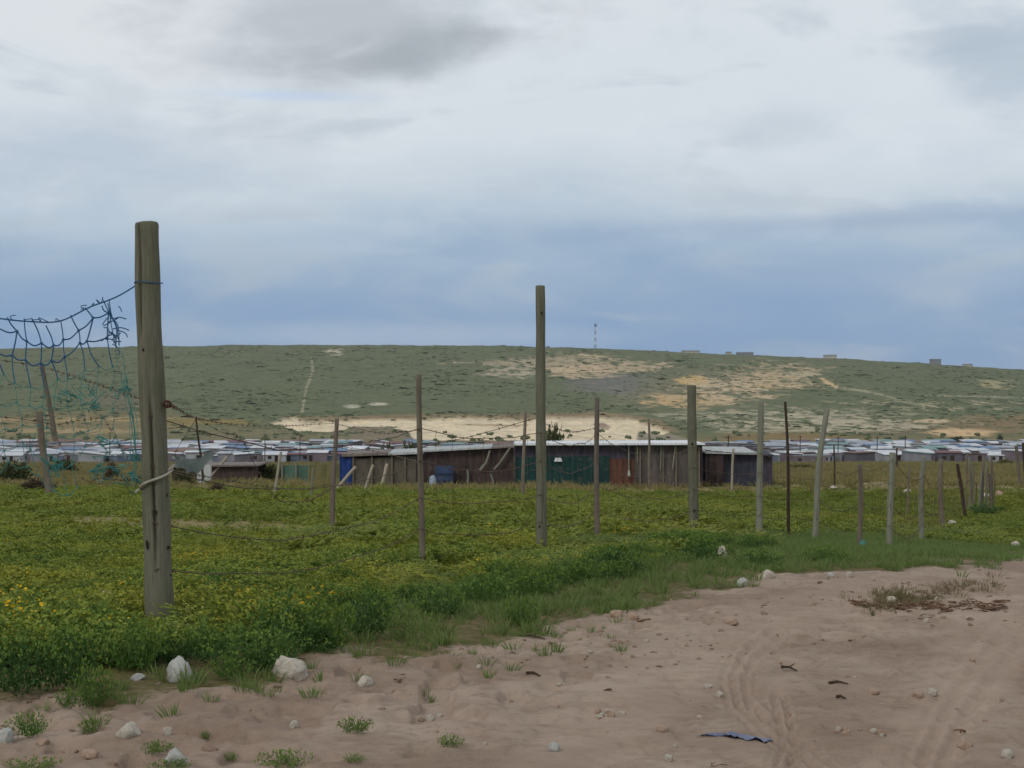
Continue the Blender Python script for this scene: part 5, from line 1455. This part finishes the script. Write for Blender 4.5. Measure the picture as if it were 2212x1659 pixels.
for a in ((178, 681, 30, 22, 'g', 'pointed grey white stone below the thickest post'), (290, 677, 34, 20, 'w', 'rounded chalk white stone, biggest on the sand edge'), (128, 737, 27, 13, 'w', 'flat chalky white stone on the near left sand'),
          (167, 735, 10, 8, 'w', 'small white stone right of the flat chalky one'), (174, 763, 24, 14, 'g', 'smooth grey stone at the bottom edge'), (89, 758, 18, 9, 's', 'sand coloured stone in the lower left'),
          (364, 686, 18, 9, 'w', 'long thin white stone lying slanted on the sand'), (294, 728, 10, 8, 'w', 'small white stone below the rounded chalk stone'), (430, 721, 8, 7, 'w', 'small white stone with brown litter near the middle of the sand'),
          (105, 612, 40, 20, 's', 'sandy brown boulder among the weeds left of the thickest post'), (138, 680, 15, 6, 'g', 'slim pale stone left of the pointed stone'), (5, 742, 16, 14, 'g', 'grey stone cut by the left picture edge'),
          (42, 745, 12, 6, 's', 'low sandy stone near the left edge'), (722, 558, 9, 13, 'w', 'upright white stone at the foot of the pale green post'), (743, 586, 10, 8, 'g', 'grey stone at the grass edge left of its paler neighbour'),
          (768, 578, 14, 8, 'w', 'pale flat stone at the grass edge below the grey post'), (831, 577, 7, 5, 'g', 'small grey stone at the far edge of the track'), (849, 577, 7, 6, 'w', 'small white stone at the far edge of the track'),
          (616, 617, 13, 7, 's', 'low tan stone where the verge meets the sand'), (634, 619, 12, 6, 's', 'low tan stone right beside another at the verge'), (892, 602, 11, 6, 'w', 'pale stone before the dead grass patch'),
          (731, 624, 15, 7, 's', 'flat tan stone on the smooth lane'), (663, 732, 13, 7, 's', 'low tan stone left of the blue plastic strip'), (554, 751, 12, 9, 'g', 'grey stone near the bottom edge in the middle'),
          (669, 761, 9, 7, 'w', 'white stone at the bottom edge below the blue plastic strip'), (933, 695, 10, 7, 'w', 'white stone on the right hand sand'), (919, 697, 11, 6, 's', 'tan stone left of the white one on the right hand sand'),
          (875, 694, 12, 5, 's', 'flat tan stone further left on the right hand sand'), (965, 749, 16, 9, 's', 'tan stone near the bottom right corner'), (1008, 758, 14, 9, 'w', 'pale stone in the bottom right corner'),
          (708, 688, 8, 4, 'w', 'flat white chip on the tyre marks'), (720, 697, 8, 6, 'w', 'white chip with a brown underside on the tyre marks'), (1016, 547, 9, 6, 'w', 'white stone on the grass at the right edge'), (953, 526, 9, 6, 'w', 'white stone in the grass before the board fence'),
          (985, 498, 10, 5, 'w', 'left pale stone behind the board fence'), (1000, 496, 9, 5, 's', 'right pale stone behind the board fence'), (907, 493, 10, 4, 'w', 'white stone lying in the field right of the pale grey post'), (834, 489, 9, 3, 'w', 'white stone lying in the field behind the leaning post')):
    stone(*a)
for i in range(26):
    px_, py_ = rr.uniform(430, 1020), rr.uniform(600, 766)
    if edge_off(np.array(px_), np.array(py_)) < 20: continue
    stone(px_, py_, rr.uniform(3, 6.5), rr.uniform(2, 4), rr.choice('wwss'), 'small pebble lying loose on the open sand', 'loose pebbles on the sand')
for (px_, py_, n_, lab, spread_) in ((850, 733, 7, 'whitish crumb in the left rubble heap near the bottom right', 14), (880, 734, 4, 'whitish crumb in the right rubble heap near the bottom right', 8), (605, 715, 8, 'pale crumb in the line of crumbs left of the blue plastic strip', 18)):
    for i in range(n_):
        stone(px_ + rr.uniform(-spread_, spread_), py_ + rr.uniform(-3, 4), rr.uniform(4, 9), rr.uniform(3, 5), rr.choice('ws'), lab, lab.replace('whitish crumb in', 'crumbs of').replace('pale crumb in', 'crumbs of'))
# gravel and dry litter
M_gr = stone_mat('gravel', (186, 170, 152), (160, 140, 122), (132, 112, 96))
gr = []
for j in range(4):
    me = stone_mesh(950 + j, 1, 8, 0.05); me.materials.append(M_gr); gr.append(me)
C_gr = proto_collection('gravels', gr)
x, d, z, px, py, r = sample(5000, 4.6, 17, 0.4, 31)
m = (edge_off(px, py) > 2) & (r.random(len(x)) < 0.2 + 0.9 * ss(0.45, 0.65, fbm(x * 1.2, d * 1.2, 3, 611)))
sz_ = r.lognormal(-5.2, 0.5, len(x))[m]
scatter('gravel', C_gr, 4, keep(m, x, d, z), np.stack([sz_, sz_, sz_ * 0.6], 1), 'fine gravel scattered over the sand track', 'gravel')
def litter_mesh(seed):
    r = random.Random(seed); mb = MB()
    for i in range(r.randint(2, 6)):
        a = r.uniform(0, 6.28); L = r.uniform(0.01, 0.04); c = Vector((r.gauss(0, .015), r.gauss(0, .015), r.uniform(0.002, 0.012)))
        mb.tube([c - Vector((math.cos(a), math.sin(a), 0)) * L, c + Vector((0, 0, r.uniform(0, .01))), c + Vector((math.cos(a), math.sin(a), 0.1)) * L], r.uniform(.002, .005), 4)
    return mb.mesh('litter', mottled('dry_litter', (84, 62, 48), (120, 94, 74), 40, 0.95, 0))
C_li = proto_collection('litters', [litter_mesh(970 + j) for j in range(5)])
x, d, z, px, py, r = sample(1500, 4.6, 17, 0.4, 32)
m = (edge_off(px, py) > -4) & (r.random(len(x)) < 0.03 + 0.5 * ss(0.52, 0.7, fbm(x * 0.9, d * 0.9, 3, 621)))
scatter('plant_litter', C_li, 5, keep(m, x, d, z), r.uniform(0.35, 1.0, len(x))[m], 'dark bits of dry plant litter on the sand', 'litter', 0.1)
# clods of sand thrown up by hooves
M_clod = mottled('sand_clod', (138, 117, 101), (122, 102, 88), 8, 0.95, 0.4, 0.006)
cl = []
for j in range(4):
    me = stone_mesh(990 + j, 2, 10, 0.12); me.materials.append(M_clod); cl.append(me)
C_cl = proto_collection('clods', cl)
x, d, z, px, py, r = sample(2400, 4.6, 13, 0.4, 33)
o_ = edge_off(px, py)
m = (o_ > -6) & (r.random(len(x)) < (0.06 + 0.7 * (o_ < 70)) * ss(0.4, 0.6, fbm(x * 1.5, d * 1.5, 3, 631)))
sz_ = r.lognormal(-4.75, 0.45, len(x))[m]
scatter('sand_clods', C_cl, 4, keep(m, x, d, z), np.stack([sz_ * 1.3, sz_ * 1.1, sz_ * 0.7], 1), 'loose clods of trampled sand near the verge', 'sand clods')
# dead grass patch with debris on the far side of the track
C_dg = proto_collection('deadgrasses', [tuft(1000 + i, [leafy('dead_grass%d' % i, (104, 92, 66), (130, 116, 86), (96, 100, 60), 1.5)], 24, 0.10, 0.10, 0.007, 1.2) for i in range(3)])
P_ = []
for i in range(170):
    t = rr.random(); px_ = 875 + 125 * t + rr.gauss(0, 8); py_ = 608 - 26 * t + rr.gauss(0, 5)
    if rr.random() < 0.4: px_, py_ = rr.gauss(890, 14), rr.gauss(598, 4)
    P_.append(ground(px_, py_))
scatter('dead_grass', C_dg, 3, np.array([tuple(p) for p in P_]), rng.uniform(0.25, 0.6, len(P_)), 'trampled dead grass on the far side of the track', 'grass')
P_ = [ground(rr.uniform(900, 1005), rr.gauss(607, 2.5)) for _ in range(60)] + [ground(rr.uniform(855, 900), rr.gauss(606, 1.5)) for _ in range(16)]
scatter('brown_mulch', C_li, 5, np.array([tuple(p) for p in P_]), rng.uniform(0.6, 1.3, len(P_)), 'dark brown strip of rotten plant litter before the dead grass', 'litter', 0.05)
# twigs
for i, (x0, y0, x1, y1, lab) in enumerate(((782, 668, 797, 672, 'longer dark twig on the right hand sand'), (829, 684, 848, 685, 'dark twig lying right of the longer one'), (836, 698, 846, 700, 'short dark twig below the other two'), (520, 636, 545, 640, 'brown twig at the verge under the round weed bush'), (527, 674, 540, 677, 'small brown twig on the middle sand'), (990, 611, 1008, 609, 'dark stick at the right end of the mulch strip'))):
    a, b = ground(x0, y0), ground(x1, y1); mb = MB(); mid = (a + b) / 2 + Vector((0, 0.01, 0.012))
    mb.tube([a - a + Vector((0, 0, .006)), mid - a, b - a + Vector((0, 0, .006))], [0.007, 0.006, 0.003], 6); 
    if i in (0, 3): mb.tube([mid - a, mid - a + Vector((0.035, 0.05, 0.008))], [0.004, 0.002], 5)
    tag(mb.build('twig', W_dark, None, a), lab, 'twig')
# blue plastic strip half buried in the sand
M_plastic = mottled('blue_plastic', (82, 90, 116), (106, 112, 132), 14, 0.5, 0.3, 0.004, spec=0.4)
a = ground(735, 737); mb = MB(); vs_, fs = [], []; n = 40; rr2 = random.Random(12)
for i in range(n + 1):
    t = i / n; x_ = (-38 + 77 * t) * a.y / FPX; wdt = 0.034 * math.sin(math.pi * min(1, max(0.03, t))) ** 0.6 * (0.25 + 0.75 * float(ss(0.25, 0.5, t))) * (1 + 0.3 * math.sin(i * 0.8) + 0.2 * math.sin(i * 2.1))
    for j in range(5):
        y_ = (j / 4 - 0.5) * 2 * wdt + 0.012 * math.sin(t * 7); zz_ = 0.002 + 0.005 * math.sin(i * 0.45 + j * 1.3) * math.sin(math.pi * t) + 0.003 * rr2.random()
        gx, gy = a.x + x_, a.y + y_; vs_.append(Vector((x_, y_, float(H(gx, gy)) - a.z + zz_ + 0.004)))
m0 = len(vs_); vs_ += [v - Vector((0, 0, 0.003)) for v in vs_]
for i in range(n):
    for j in range(4):
        q_ = i * 5 + j; fs += [(q_, q_ + 5, q_ + 6, q_ + 1), (m0 + q_ + 1, m0 + q_ + 6, m0 + q_ + 5, m0 + q_)]
mb.add(vs_, fs); tag(mb.build('plastic_strip', M_plastic, None, a, True), 'crumpled strip of blue plastic lying on the sand', 'plastic')
# scraps of white plastic in the field, blue scrap at a post's foot
M_bag = mottled('white_plastic', (206, 206, 200), (226, 226, 220), 8, 0.5, 0.5, 0.02, spec=0.3)
def scrap(px, py, w, h, mt, lab, name='plastic_bag'):
    g = ground(px, py); k = g.y / FPX; me = stone_mesh(1100 + int(px), 2, 6, 0.22); me.materials.append(mt)
    o = link(name, me, None, g + Vector((0, 0, h * k * 0.3 + 0.03))); o.scale = (w * k / 2, w * k / 2.6, h * k / 2); o.rotation_euler = (0.2, 0.1, px)
    tag(o, lab, 'plastic', 'plastic scraps in the field')
for a in ((722, 524, 8, 4, M_bag, 'crumpled white plastic right of the pale green post'), (94, 500, 7, 3, M_bag, 'white plastic scrap left of the thickest post'), (122, 501, 5, 3, M_bag, 'small white scrap touching the left of the thickest post'), (148, 502, 8, 3, M_bag, 'pale scrap hidden behind the thickest post'),
          (305, 512, 5, 3, M_bag, 'white scrap near the reddish grey field post'), (5, 499, 6, 3, M_bag, 'white scrap at the left picture edge'), (330, 513, 4, 3, M_bag, 'tiny pale scrap beside the reddish grey field post'), (443, 504, 5, 2, M_bag, 'tiny white scrap before the shed')):
    scrap(*a)
scrap(863, 549, 7, 8, M_teal, 'scrap of teal netting at the foot of the short brown post', 'net_scrap')

# ------------------------------------------------------------------ the air: thin even haze round everything
kz = bpy.data.materials.new('thin_haze'); kz.use_nodes = True
kz.node_tree.nodes.clear()
pv = kz.node_tree.nodes.new('ShaderNodeVolumePrincipled'); mo = kz.node_tree.nodes.new('ShaderNodeOutputMaterial')
pv.inputs['Color'].default_value = (0.92, 0.95, 1.0, 1); pv.inputs['Density'].default_value = HAZE
kz.node_tree.links.new(pv.outputs[0], mo.inputs['Volume'])
mb = MB(); mb.box((0, 2900, 30), (14000, 6800, 150))
tag(mb.build('haze', kz), 'thin pale haze in the air over the valley', 'haze', kind='stuff')
